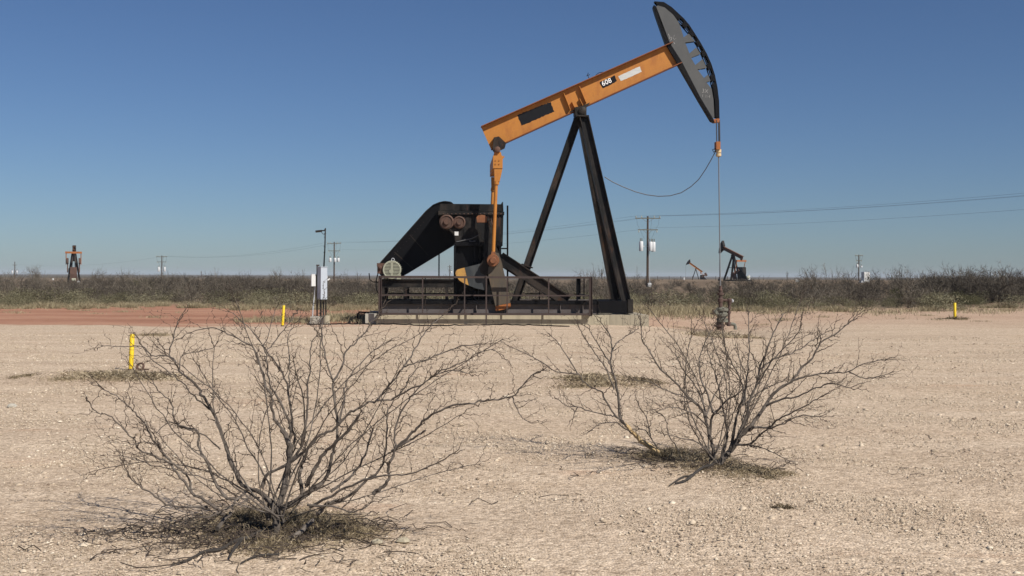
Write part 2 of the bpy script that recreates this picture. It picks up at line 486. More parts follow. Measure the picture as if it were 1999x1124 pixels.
def build_pump():
    root = rot_root('pump_jack', 'large pump jack with orange walking beam marked 608 and grey horse head, in the foreground', 'pump jack')
    # ---- walking beam
    tl, tr, br, bl = (939.5,248.5), (1312,84.5), (1329,122.5), (958.5,291)
    mb = MB()
    mb.prism(poly([tl, tr, br, bl], 0), -.014, .014)
    ftl, ftr, fbl, fbr = [Lp(*p, 0) for p in (tl, tr, bl, br)]
    d = (ftr-ftl).normalized(); up = Vector((-d.z, 0, d.x))
    d2 = (fbr-fbl).normalized(); up2 = Vector((-d2.z, 0, d2.x))
    beam = mb.build('walking_beam', M['orange'], root)
    for p_, q_, n_, w_ in ((ftl, ftr, up, .46), (fbl, fbr, -up2, .40)):
        MB().bar(p_+n_*.015, q_+n_*.015, n_, .03, (0,1,0), w_).build('flange', M['flange'], beam)
    for a, b in (((1099.5,181.5),(1113.5,216.5)), ((1129.8,168),(1144.5,203))):
        for s in (-1, 1):
            p, q = Lp(*a, 0), Lp(*b, 0)
            MB().bar(p-up*.03+Vector((0,s*.087,0)), q+up*.03+Vector((0,s*.087,0)), d, .022, (0,1,0), .145).build('stiffener', M['orange'], beam)
    for a, b, w in (((1131,193),(1137.5,207),.11), ((1116,199),(1121.5,211),.11)):
        for s in (-1, 1):
            p, q = Lp(*a, 0), Lp(*b, 0)
            MB().bar(p+Vector((0,s*.07,0)), q+Vector((0,s*.07,0)), d, .02, (0,1,0), w).build('gusset', M['orange'], beam)
    for s in (-1, 1):
        p, q = Lp(972,266,0), Lp(978,281,0)
        MB().bar(p+Vector((0,s*.085,0)), q+Vector((0,s*.085,0)), d, .02, (0,1,0), .14).build('gusset', M['orange'], beam)
    fv = -.0175
    def patch(name, pts, mat, amp, seed, lab=None):
        pp = [L2(a, b, -.02) for a, b in rough_edge(pts, amp, seed, 3)]
        o = MB().prism(pp, -.0185, -.0142).build(name, mat, beam)
        return o
    patch('painted_panel', [(1010,224.5),(1074.5,199),(1082,217.5),(1018.5,245)], M['patch'], .9, 1)
    num = patch('number_panel', [(1170,160.5),(1200,147),(1204.5,158.5),(1177,172)], M['patch'], .6, 2)
    patch('blank_panel', [(1207,148.6),(1249,129),(1252.6,140),(1212,158)], M['panel'], .35, 3)
    text_mesh('beam_number', '608', .245, Lp(1184.2,160.2,-.0222), d, up, M['lettering'], beam, .0015, 1.04)
    # bird-perch hardware on the top flange
    hw = MB(); p = Lp(1150,153,0)
    hw.tube([p-up*.02, p+up*.14, p+up*.2+d*.06], .012, 5); hw.tube([p+up*.12-d*.05, p+up*.12+d*.08], .012, 5)
    q = Lp(1163,148,0); MB().tube([q+up*.02, q+up*.06+d*.15, q+up*.02+d*.3], .012, 5).build('top_bracket', M['black_worn'], beam)
    hw.build('top_bracket', M['black_worn'], beam)
    # ---- centre bearing
    mb = MB()
    v = -.3
    mb.prism(poly([(1122,209),(1145,206),(1145,224),(1123,224)], v), -.3, .3)
    mb.prism(poly([(1113,217),(1152,199.5),(1149,205),(1124,216),(1116,219)], -.22), -.22, .22)
    cb = mb.build('centre_bearing', M['black_worn'], root)
    c = Lp(1137,216,-.3)
    MB().lathe(c, [(.14,0),(.14,-.05),(.09,-.075),(.0,-.08)], 20, 'y').build('bearing_cap', M['black_worn'], cb, True)
    # ---- samson post
    apex_plate = MB()
    a0, a1 = L2(1124,224.3,-.4), L2(1149.5,227.5,-.4)
    apex_plate.box(a0[0], a1[0], -.45, .45, a1[1], a0[1])
    apex_plate.build('cap_plate', M['black_worn'], root)
    ztop = a1[1]
    def leg(ptop, pbot, depth, width, mat='leg'):
        m_ = MB().hbeam(ptop, pbot, depth, width, .025, .016)
        return m_.build('leg', M[mat], root)
    tN = Lp(1140,229,-.28); bN = Lp(1222,588,-1.25)
    leg(tN, bN, .33, .30)
    tF = Vector((tN.x, .28, tN.z)); bF = Vector((bN.x, 1.25, bN.z))
    leg(tF, bF, .33, .30)
    tR, bR = Lp(1129,229,.0), Lp(1005,590,.0)
    rl = leg(tR, bR, .28, .28)
    jr = MB(); j = Lp(1029,519,0); dd = (bR-tR).normalized(); sd = dd.cross(Vector((0,1,0)))
    jr.bar(j-dd*.02, j+dd*.02, sd, .42, (0,1,0), .36); jr.build('splice_plate', M['leg'], rl)
    cr = MB()
    for t in (.45,):
        p, q = tN.lerp(bN, t), tF.lerp(bF, t)
        cr.sq(p+Vector((-.02,.16,0)), q-Vector((.02,.16,0)), .09)
    t = .8; p, q = tN.lerp(bN, t), tF.lerp(bF, t)
    cr.build('cross_brace', M['leg'], root)
    ft = MB()
    a, b = L2(1168,587,-1.42), L2(1224,611.5,-1.42)
    ft.box(a[0], b[0], -1.42, -1.12, b[1]+.002, a[1]); ft.build('leg_shoe', M['black'], root)
    MB().box(a[0], b[0], 1.12, 1.42, b[1]+.002, a[1]).build('leg_shoe', M['black'], root)
    ft = MB()
    a, b = L2(1225.5,584,-1.44), L2(1236,612,-1.44)
    ft.box(a[0], b[0], -1.44, 1.44, b[1], a[1]); ft.build('end_beam', M['black_worn'], root)
    # ---- skid base
    mb = MB()
    z1, z0 = Lp(1000,587,-1.3).z, Lp(1000,612.5,-1.3).z
    uL, uR = Lp(746,600,-1.3).x, Lp(1168,600,-1.3).x
    for s in (-1, 1):
        mb.hbeam((uL, s*1.22, (z0+z1)/2), (uR, s*1.22, (z0+z1)/2), z1-z0, .26, .03, .02)
    for px in (746, 800, 884, 935, 985, 1040, 1115, 1160):
        u = Lp(px,600,-1.3).x
        mb.box(u-.05, u+.05, -1.2, 1.2, z0+.04, z1-.04)
    for px in (884, 930, 985, 1094, 1138):
        u = Lp(px,600,-1.3).x
        mb.box(u-.012, u+.012, -1.335, -1.235, z0+.031, z1-.031)
    mb.build('base_frame', M['web'], root)
    tp = MB()
    for s in (-1,):
        tp.box(uL, uR, s*1.356-.012, s*1.356+.008, z1-.125, z1+.012)
    tp.build('edge_channel', M['black'], root)
    # raised motor frame
    mb = MB()
    zt, zb = Lp(800,545,-1.15).z, Lp(800,561,-1.15).z
    u0, u1 = Lp(744,550,-1.15).x, Lp(886,550,-1.15).x
    for s in (-1, 1):
        mb.hbeam((u0, s*1.1, (zt+zb)/2), (u1, s*1.1, (zt+zb)/2), zt-zb, .2, .03, .018)
        for px, w in ((746,.16), (791,.12), (872,.10)):
            u = Lp(px,570,-1.15).x
            mb.box(u-w/2, u+w/2, s*1.1-.09, s*1.1+.09, z1+.013, zb)
    mb.box(u0+.02, u0+1.5, -1.0, 1.0, zt-.05, zt+.004)
    zz = Lp(800,575,-1.15).z
    for s in (-1, 1): mb.sq((u0+.08, s*1.1, zz), (u1, s*1.1, zz), .05)
    mb.build('motor_frame', M['black_worn'], root)
    # ---- gearbox pedestal
    mb = MB()
    (pu0, pz1), (pu1, _) = L2(887,479,-.8), L2(981,479,-.8)
    mb.box(pu0+.06, pu1-.06, -.72, .72, z1, pz1-.01)
    for px in (887.5, 927, 936, 976):
        u = Lp(px,500,-.9).x
        mb.box(u-.03, u+.045, -.9, -.725, z1, pz1-.012)
        mb.box(u-.03, u+.045, .725, .9, z1, pz1-.012)
    mb.box(pu0, pu1, -.93, .93, pz1-.008, pz1+.125)
    mb.build('pedestal', M['black'], root)
    # ---- gearbox
    mb = MB(); v = -.75
    mb.prism(poly([(859,419),(983,419),(981.5,473),(889,473),(887,458),(878,450),(866,446),(859,440)], v), v, .75)
    mb.prism(poly([(855.5,411.5),(984.5,413),(984.5,418.8),(855.5,418.8)], v-.09), v-.09, .84)
    mb.prism(poly([(859.5,397.5),(980.5,398.5),(982,412),(858,411)], v), v, .75)
    mb.prism(poly([(980.6,394),(982,394),(983,412),(980.8,412)], v-.02), v-.02, .77)
    for px in (899, 902): 
        mb.prism(poly([(px,398),(px+1.5,398),(px+1.5,411),(px,411)], v), v-.03, v-.001)
    gb = mb.build('gearbox', M['black_worn'], root)
    mb = MB()
    for px, py, r, e in ((872,433,14,1), (896.5,434,12,.8)):
        c = Lp(px,py,-.751); rr = r*KP
        mb.lathe(c, [(rr,0),(rr,-.10),(rr*.8,-.13),(rr*.78,-.10),(rr*.4,-.10),(rr*.38,-.17),(0.0,-.17)], 24, 'y')
    mb.build('bearing_cover', M['rust'], gb, True)
    t0, t1 = L2(887.5,451.5,v), L2(895,459.5,v)
    MB().box(t0[0], t1[0], v-.012, v-.001, t1[1], t0[1]).build('data_plate', M['white'], gb)
    mb = MB()
    for px in range(866, 980, 8):
        p = Lp(px, 415.5, -.84); MB().cyl((p.x,-.839,p.z-.03), (p.x,-.875,p.z-.03), .022, 6).build('bolt', M['rust'], gb)
    for px0, px1, py0, py1 in ((905,925,424,462), (962,977,424,470)):
        a, b = L2(px0,py0,-.75), L2(px1,py1,-.75); MB().box(a[0], b[0], -.77, -.7515, b[1], a[1]).build('side_plate', M['leg'], gb)
    mb = MB()
    pts = [Lp(*p, -.86) for p in ((886,478),(891,472),(905,469),(920,466),(932,460),(937,457))]
    mb.tube(pts, .018, 6); pts = [Lp(*p, -.86) for p in ((916,470),(922,472),(928,470))]; mb.tube(pts, .025, 6)
    mb.build('grease_hose', M['hose'], gb, True)
    # ---- belt guard
    gp = [(737,530),(739.5,519),(744,512),(832,412.5),(846,400.5),(858,395.5),(868,393.5),(880,395),(888,402),(888.5,477),(800,531),(784,540),(745,540)]
    mb = MB().prism(poly(gp, .98), .98, 1.38)
    bgd = mb.build('belt_guard', M['black'], root)
    mb = MB()
    rim = [Lp(*p, .965) for p in gp[1:9]]
    for a, b in zip(rim, rim[1:]):
        dd = (b-a).normalized(); nn = Vector((-dd.z, 0, dd.x))
        mb.bar(a+nn*.014, b+nn*.014, nn, .026, (0,1,0), .10)
    mb.build('guard_rim', M['black_worn'], bgd)
    for k, (a, b) in enumerate((((800,458),(835,497)), ((770,492),(806,524)))):
        p, q = Lp(*a, .972), Lp(*b, .972); MB().sq(p, q, .035, .012).build('seam_strip', M['black_worn'], bgd)
    m_ = MB()
    for k in range(16):
        t = (k+.5)/16; p = Lp(748+(838-748)*t, 516+(415-516)*t, .975)
        MB().cyl((p.x+.05,.981,p.z-.05), (p.x+.05,.962,p.z-.05), .016, 6).build('bolt', M['black_worn'], bgd)
    tp = MB()
    c0, c1 = L2(856.2,408,.96), L2(858.2,541,.96)
    tp.box(c0[0], c1[0], .90, .935, c1[1], c0[1]); tp.build('guard_strut', M['black'], bgd)
    # ---- motor
    c = Lp(765,526.5,-1.32); r = 16.3*KP
    zdeck = zt+.004
    mot = MB()
    mot.lathe(c, [(r*.90,.05),(r,.10),(r,.72),(r*.85,.80),(r*.3,.82)], 28, 'y')
    mot.box(c.x-r*.95, c.x-r*.55, c.y+.15, c.y+.65, zdeck, c.z-r*.5)
    mot.box(c.x+r*.55, c.x+r*.95, c.y+.15, c.y+.65, zdeck, c.z-r*.5)
    for k in range(14):
        a = math.pi*(k+.5)/14
        p = Vector((c.x+math.cos(a)*r, 0, c.z+math.sin(a)*r))
        n_ = Vector((math.cos(a),0,math.sin(a)))
        mot.bar(p+n_*.012+Vector((0,c.y+.14,0)), p+n_*.012+Vector((0,c.y+.70,0)), n_, .03, (n_.z,0,-n_.x), .012)
    mo = mot.build('motor', M['motor'], root, True)
    fr = MB()
    fr.lathe((c.x,c.y,c.z), [(r*.98,.05),(r*1.02,.03),(r*1.02,-.01),(r*.92,-.02),(r*.90,.0),(r*.88,.03),(0,.035)], 28, 'y')
    fr.build('end_bell', M['dark_slot'], mo, True)
    fr = MB()
    for k in range(-5, 6):
        z = c.z + k*r*.165
        hw_ = math.sqrt(max(0, (r*.92)**2-(k*r*.165)**2))
        fr.box(c.x-hw_, c.x+hw_, c.y-.03, c.y-.012, z-r*.045, z+r*.045)
    fr.cyl((c.x-.02,c.y-.011,c.z-.05), (c.x-.02,c.y-.05,c.z-.05), r*.26, 14)
    fr.box(c.x-r*.13, c.x+r*.13, c.y-.042, c.y-.031, c.z-r*.85, c.z+r*.85)
    fr.ring((c.x,c.y-.012,c.z), r*.97, .03, 28, 6, 'y')
    fr.build('fan_cover', M['motor'], mo, True)
    MB().ring((c.x+.02,c.y+.3,c.z+r+.055), .05, .013, 14, 6).build('lifting_eye', M['galv'], mo, True)
    jb = MB(); a, b = L2(736.5,514,-1.25), L2(750,534,-1.25)
    jb.box(a[0], b[0], -1.25, -.75, b[1], a[1]); jb.box(a[0]-.012, b[0]+.012, -1.28, -1.252, a[1]-.11, a[1]+.012)
    cc = Lp(742,522,-1.25); jb.lathe((cc.x,-1.255,cc.z), [(.07,-.03),(.07,-.06),(.03,-.09),(0,-.09)], 10, 'y')
    jb.build('junction_box', M['rust'], mo)
    cd = MB(); cd.tube([Lp(*p,-1.27) for p in ((738,533),(735,545),(734,556),(735,566),(741,576))], .02, 6)
    cd.tube([Lp(*p,-1.27) for p in ((741,551),(728,550),(722,546),(720.5,533))], .018, 6)
    cd.build('conduit', M['black'], mo)
    # ---- cranks, counterweights, pitmans on both sides
    armp = [(930,424),(933,420.5),(940,419),(947,420),(951,424),(955,446),(963,470),(974,492),(983,520),(968,531),(956,534),(946,537),(938,532),(936,520),(941,511),(945,503),(945.5,472),(940,465),(935.5,456),(931.5,440)]
    wtp = [(966,492),(973.5,494),(980,515),(989,553),(996.5,591),(967,597),(959.5,565),(952.5,533),(955,515)]
    toe = [(967,597.5),(996.5,591.5),(997.5,599),(985,603.5),(968.5,607)]
    sec = [(907.2,522),(932,516),(945,512),(950,530),(946,566),(930,563),(915.3,557)]
    yel = [(889,533.5),(890,529),(893,526),(900,523.8),(906.8,522.2),(914.9,556.8),(904,552),(897,547.2),(891,540)]
    for s in (-1, 1):
        def S(m_):
            if s == 1: m_.v = [(a, -b, c_) for a, b, c_ in m_.v]
            return m_
        vb = -1.30
        arm = S(MB().prism(poly(armp, vb), vb, vb+.2)).build('crank', M['rust'] if False else M['black_worn'], root)
        cap = S(MB().prism(poly([(930,424),(933,420.5),(940,419),(947,420),(951,424),(950,434),(931,434)], vb-.01), vb-.012, vb-.001)).build('crank_cap', M['pin'], arm)
        lv = MB()
        lv.tube([Lp(*p, vb-.05) for p in ((951,422),(958,428),(961,438),(957,443),(953,432),(959,430))], .022, 6)
        S(lv).build('crank_lever', M['rust'], arm, True)
        w = S(MB().prism(poly(wtp, vb-.16), vb-.16, vb-.002)).build('counterweight', M['weight'], root)
        S(MB().prism(poly(toe, vb-.16), vb-.16, vb-.002)).build('weight_toe', M['orange_dk'], w)
        sw = S(MB().prism(poly(sec, vb+.06), vb+.06, vb+.36)).build('counterweight', M['sector'], root)
        S(MB().prism(poly(yel, vb+.06), vb+.06, vb+.36)).build('yellow_rim', M['yellow_worn'], sw)
        # pitman
        vp = vb-.29
        top, bot = Lp(969,330,vp), Lp(962.5,506,vp)
        pm = S(MB().tube([Lp(968.8,352,vp), Lp(962.9,494,vp)], .062, 14)).build('pitman', M['orange'], root, True)
        m_ = MB()
        m_.prism(poly([(965,330),(981,330),(975.5,354),(965.5,354)], vp-.08), vp-.08, vp+.08)
        m_.cyl(Lp(969.5,353,vp), Lp(969,360,vp), .095, 12)
        S(m_).build('pitman_bracket', M['orange'], pm)
        m_ = MB(); bc = Lp(962.3,508,vp)
        m_.lathe((bc.x, vp-.12, bc.z), [(.20,.0),(.22,.04),(.22,.24),(.2,.28)], 18, 'y')
        m_.prism(poly([(957,505),(968,505),(967,491),(959.5,491)], vp-.08), vp-.08, vp+.08)
        m_.lathe((bc.x, vp-.2, bc.z), [(.10,.0),(.12,.02),(.12,.4)], 14, 'y')
        S(m_).build('wrist_pin', M['pin'], pm, True)
    # ---- equalizer and tail bearing
    eq = MB(); vp = -1.59
    (ea, ez1), (ec, ez0) = L2(962.5,304,vp), L2(981,329,vp)
    eq.box(ea, ec, vp-.1, -vp+.1, ez0, ez1)
    eq.prism(poly([(957,337),(957,334),(984,303),(985,306)], vp-.05), vp+.02, vp+.05)
    eq.prism(poly([(965,296.5),(977.5,296.5),(979.5,304),(963.5,304)], -.2), -.2, .2)
    e_o = eq.build('equalizer', M['orange'], root)
    m_ = MB()
    for px in (967.5, 974.5):
        for py in (313, 320):
            q = Lp(px,py,vp-.1); MB().cyl((q.x,vp-.1,q.z), (q.x,vp-.125,q.z), .022, 8).build('bolt', M['orange_dk'], e_o)
    tb = MB()
    tb.prism(poly([(964,268),(974,266),(988,279),(986,287),(977,291),(976,296),(966,296),(962,290)], -.25), -.25, .25)
    tbo = tb.build('tail_bearing', M['leg'], root)
    q = Lp(971,292,-.25)
    MB().lathe((q.x,-.25,q.z), [(.11,-.001),(.11,-.06),(.06,-.09),(0,-.09)], 16, 'y').build('bearing_cap', M['rust'], tbo, True)
    # ---- strut from gearbox to skid
    for s in (-1, 1):
        p, q = Lp(976,502,-.95), Lp(1108,588,-.95)
        p.y = q.y = s*.95
        MB().hbeam(p, q, .40, .24, .03, .016).build('diagonal_strut', M['leg'], root)
    # ---- breather pipe beside the gearbox
    m_ = MB(); p, q = Lp(990.8,401,1.0), Lp(990.8,566,1.0)
    m_.tube([p, q, Vector((q.x, q.y, z1))], .034, 10)
    h = Lp(984,485,1.0); m_.sq((h.x-.1,1.0,h.z), (p.x,1.0,h.z), .05)
    m_.build('standpipe', M['black'], root, True)
    # ---- horse head
    def H(zx, zy): return (1240+zx/3.512, zy/3.512)
    body = [(146,40),(158,33),(205,46),(262,95),(300,148),(316,188),(335,252),(345,288),(375,362),(385,392),(415,442),(430,472),(475,532),(490,560),(527,605),(540,680),(546,800),(538,812),(450,665),(322,418),(240,290)]
    gus = [[(335,252),(370,226),(412,279),(345,288)], [(375,362),(420,322),(452,366),(385,392)], [(415,442),(465,402),(494,462),(430,472)], [(475,532),(503,507),(520,552),(490,560)]]
    I = [(158,31),(205,44),(262,92),(308,147),(345,190),(388,240),(428,300),(464,372),(496,450),(520,530),(540,620),(551,700),(554,800)]
    O = [(138,6),(200,12),(255,48),(335,124),(372,168),(408,222),(452,292),(492,364),(524,436),(548,512),(566,600),(577,690),(580,812)]
    back = [(150,94),(146,40),(130,30),(126,44),(142,98),(214,304),(300,446),(448,702),(524,828),(545,838),(538,812),(450,665),(322,418),(240,290)]
    hh = None
    mN = MB()
    for v0, v1 in ((-.19,-.17), (.17,.19)):
        mN.prism([L2(*H(*p), -.19) for p in body], v0, v1)
        for g in gus: mN.prism([L2(*H(*p), -.19) for p in g], v0, v1)
    hh = mN.build('horse_head', M['head'], root)
    # arc band with slots
    ar = MB()
    def samp(line, t):
        t = min(max(t, 0), .99999)*(len(line)-1); i = int(t); f = t-i
        return (line[i][0]*(1-f)+line[i+1][0]*f, line[i][1]*(1-f)+line[i+1][1]*f)
    NS = 72
    holes = [(.235,.275), (.335,.375), (.43,.475), (.515,.56), (.60,.65), (.69,.735), (.775,.79)]
    def quad(t0, t1, a, b, v0, v1):
        q = []
        for t, w in ((t0,a),(t1,a),(t1,b),(t0,b)):
            i_, o_ = samp(I, t), samp(O, t)
            q.append(L2(*H(i_[0]+(o_[0]-i_[0])*w, i_[1]+(o_[1]-i_[1])*w), -.19))
        ar.prism(q, v0, v1)
    for k in range(NS):
        t0, t1 = k/NS, (k+1)/NS
        hole = any(a <= (t0+t1)/2 <= b for a, b in holes)
        for v0, v1 in ((-.205,-.165), (.165,.205)):
            if hole:
                quad(t0, t1, 0, .22, v0, v1); quad(t0, t1, .68, 1, v0, v1)
            else: quad(t0, t1, 0, 1, v0, v1)
        quad(t0, t1, .93, 1.1, -.164, .164)
    ar.build('arc_track', M['black'], hh)
    bk = MB()
    n = len(back)
    outer = [(130,30),(126,44),(142,98),(214,304),(300,446),(448,702),(524,828),(545,838)]
    for a, b in zip(outer, outer[1:]):
        p, q = Lp(*H(*a), -.19), Lp(*H(*b), -.19); dd = (q-p).normalized(); nn = Vector((-dd.z,0,dd.x))
        p.y = q.y = 0
        bk.bar(p+nn*.02, q+nn*.02, nn, .03, (0,1,0), .44)
    bk.build('back_plate', M['black'], hh)
    for seg in ([(147,44),(142,98),(170,175),(182,170)], [(183,172),(178,195),(214,304),(240,288)], [(322,420),(303,448),(430,672),(448,664)], [(432,676),(448,702),(466,694),(450,668)], [(483,738),(496,778),(512,800),(506,756)], [(507,800),(524,826),(545,836),(540,816),(516,778)]):
        MB().prism([L2(*H(*p), -.20) for p in seg], -.212, -.1905).build('edge_plate', M['black'], hh)
    MB().prism([L2(*H(*p), -.19) for p in back], -.189, -.171).build('edge_plate', M['black'], hh)
    hh.scale.y = .62
    tpz = MB().prism([L2(*H(*p), -.20) for p in ((541,814),(582,808),(580,834),(548,838))], -.2, .2).build('wireline_anchor', M['orange_dk'], hh)
    u_ = Vector((.97,0,-.1)); w_ = Vector((.1,0,.97))
    text_mesh('chalk_mark', '3X', .20, Lp(*H(482,622), -.1935), u_, w_, M['chalk'], hh, -.004)
    text_mesh('chalk_mark', '1 1/4', .16, Lp(*H(488,657), -.1935), u_, w_, M['chalk'], hh, -.004)
    sc_ = MB()
    rnd = random.Random(4)
    for _ in range(10):
        c0 = Lp(*H(252+rnd.uniform(-20,20), 268+rnd.uniform(-26,26)), -.193)
        sc_.bar(c0, c0+Vector((rnd.uniform(-.09,.09),0,rnd.uniform(-.12,.12))), (1,0,.3), .012, (0,1,0), .004)
    sc_.build('chalk_mark', M['chalk'], hh)
    # ---- bridle, carrier bar, polished rod
    br_ = MB()
    for px, s in ((1398.5,-1), (1402.5,1)):
        br_.tube([Lp(px,234,s*.12), Lp(px+1,288,s*.12)], .02, 6)
    br_.tube([Lp(1404.5,234,.0), Lp(1405.5,288,.0)], .02, 6)
    bo_ = br_.build('bridle', M['cable'], root)
    cb_ = MB(); a, b = L2(1398.5,276,-.16), L2(1406.5,291,-.16)
    cb_.box(a[0], b[0], -.16, .16, b[1], a[1]); cbo = cb_.build('carrier_bar', M['orange_dk'], root)
    m_ = MB(); a = Lp(1402.8,291,0); b = Lp(1402.8,306,0)
    m_.lathe((a.x,0,b.z), [(.06,0),(.10,.03),(.10,.12),(.075,.125),(.075,.15),(.10,.155),(.10,.27),(0.0,.275)], 12)
    m_.build('rod_clamp', M['brass'], cbo, True)
    m_ = MB(); m_.tube([Lp(1402.8,300,0), Lp(1406.3,565,0)], .021, 10)
    m_.build('polished_rod', M['rod'], root, True)
    # ---- slack instrument cable
    m_ = MB()
    pts = [(1398,293),(1393,297),(1391,292),(1396,290),(1397,295),(1388,312),(1377,331),(1364,350),(1349,364),(1330,376),(1308,382),(1285,383),(1262,380),(1240,374),(1215,364),(1196,355),(1180,345)]
    m_.tube([Lp(a, b, .0) for a, b in pts], .017, 6); m_.build('instrument_cable', M['cable'], root, True)
    return root
build_pump()

# ------------------------------------------------------------------ concrete base
def build_base():
    root = rot_root('concrete_base', 'long low weathered concrete foundation under the large pump jack', 'foundation')
    zt = Lp(1000,613.6,-1.6).z
    zt -= .004
    def u(px): return Lp(px,620,-1.6).x
    spans = [(735,1057,'concrete',0), (1057.4,1190,'concrete',-.006), (1190.3,1215.5,'concrete_new',.0), (1216,1267,'concrete_new',.004)]
    for a, b, mt, dz in spans:
        mb = MB()
        n = 24 if b-a > 60 else 8
        rnd = random.Random(int(a))
        # a slightly uneven top edge
        us = np.linspace(u(a), u(b), n+1); top = [zt+dz+rnd.uniform(-.012,.004) for _ in us]
        if a > 1200: top = [t-.03*(max(0, i/n-.6)) for i, t in enumerate(top)]
        pl = [(us[0], -.6)] + [(x, t) for x, t in zip(us, top)] + [(us[-1], -.6)]
        mb.prism(pl[::-1], -1.6+.01*rnd.random(), 1.65)
        mb.build('concrete_block', M[mt], root)
    mb = MB(); zl = Lp(725,612,-1.45).z
    mb.box(Lp(713,620,-1.45).x, u(735)-.01, -1.45, 1.4, -.4, zl); mb.build('concrete_block', M['concrete_grey'], root)
    # pedestal block that carries the crank end
    return root
build_base()

# ------------------------------------------------------------------ guard rail
def build_rail():
    root = rot_root('guard_rail', 'rusty steel guard rail around the foot of the large pump jack', 'railing')
    v = -1.80
    zs = [Lp(950,py,v).z for py in (541,576.5,613)]
    u0, u1 = Lp(742,576,v).x, Lp(1153,576,v).x
    for z, w in zip(zs, (.07,.045,.07)):
        m_ = MB()
        m_.sq((u0,v,z), (u1,v,z), w); m_.sq((u0,-v,z), (u1,-v,z), w)
        m_.sq((u1,v+.04,z), (u1,-v-.04,z), w-.004); m_.sq((u0,v+.04,z), (u0,-v-.04,z), w-.004)
        m_.build('rail', M['rail'], root)
    for sv, pxs in ((v,(825,907,990,1071)), (-v,(830,960,1053,1140))):
        for px in pxs:
            u = Lp(px,576,sv).x
            MB().sq((u,sv-.006 if sv < 0 else sv+.006,zs[2]-.03), (u,sv-.006 if sv < 0 else sv+.006,zs[0]), .042).build('post', M['rail'], root)
    for uu, w in ((u0,.11), (u1,.11)):
        for sv in (v, -v):
            MB().hbeam((uu,sv,zs[2]-.06), (uu,sv,zs[0]+.04), w, .10, .014, .012).build('post', M['rail'], root)
    p, q = Lp(1129,545,-v), Lp(1129,590,-v)
    MB().hbeam((p.x,-v-.05,zs[2]), (p.x,-v-.05,zs[0]), .16, .12, .02, .014).build('post', M['black'], root)
    # leg that reaches the ground in front
    vv = v-.55
    p = Lp(949.5,538,vv)
    m_ = MB().sq((p.x,vv,-.02), (p.x,vv,p.z), .05); m_.box(p.x-.14, p.x+.14, vv-.06, vv+.06, .0, .03)
    m_.sq((p.x,vv+.026,p.z-.05), (p.x,v-.03,p.z-.05), .04)
    m_.build('support_leg', M['rail'], root)
build_rail()

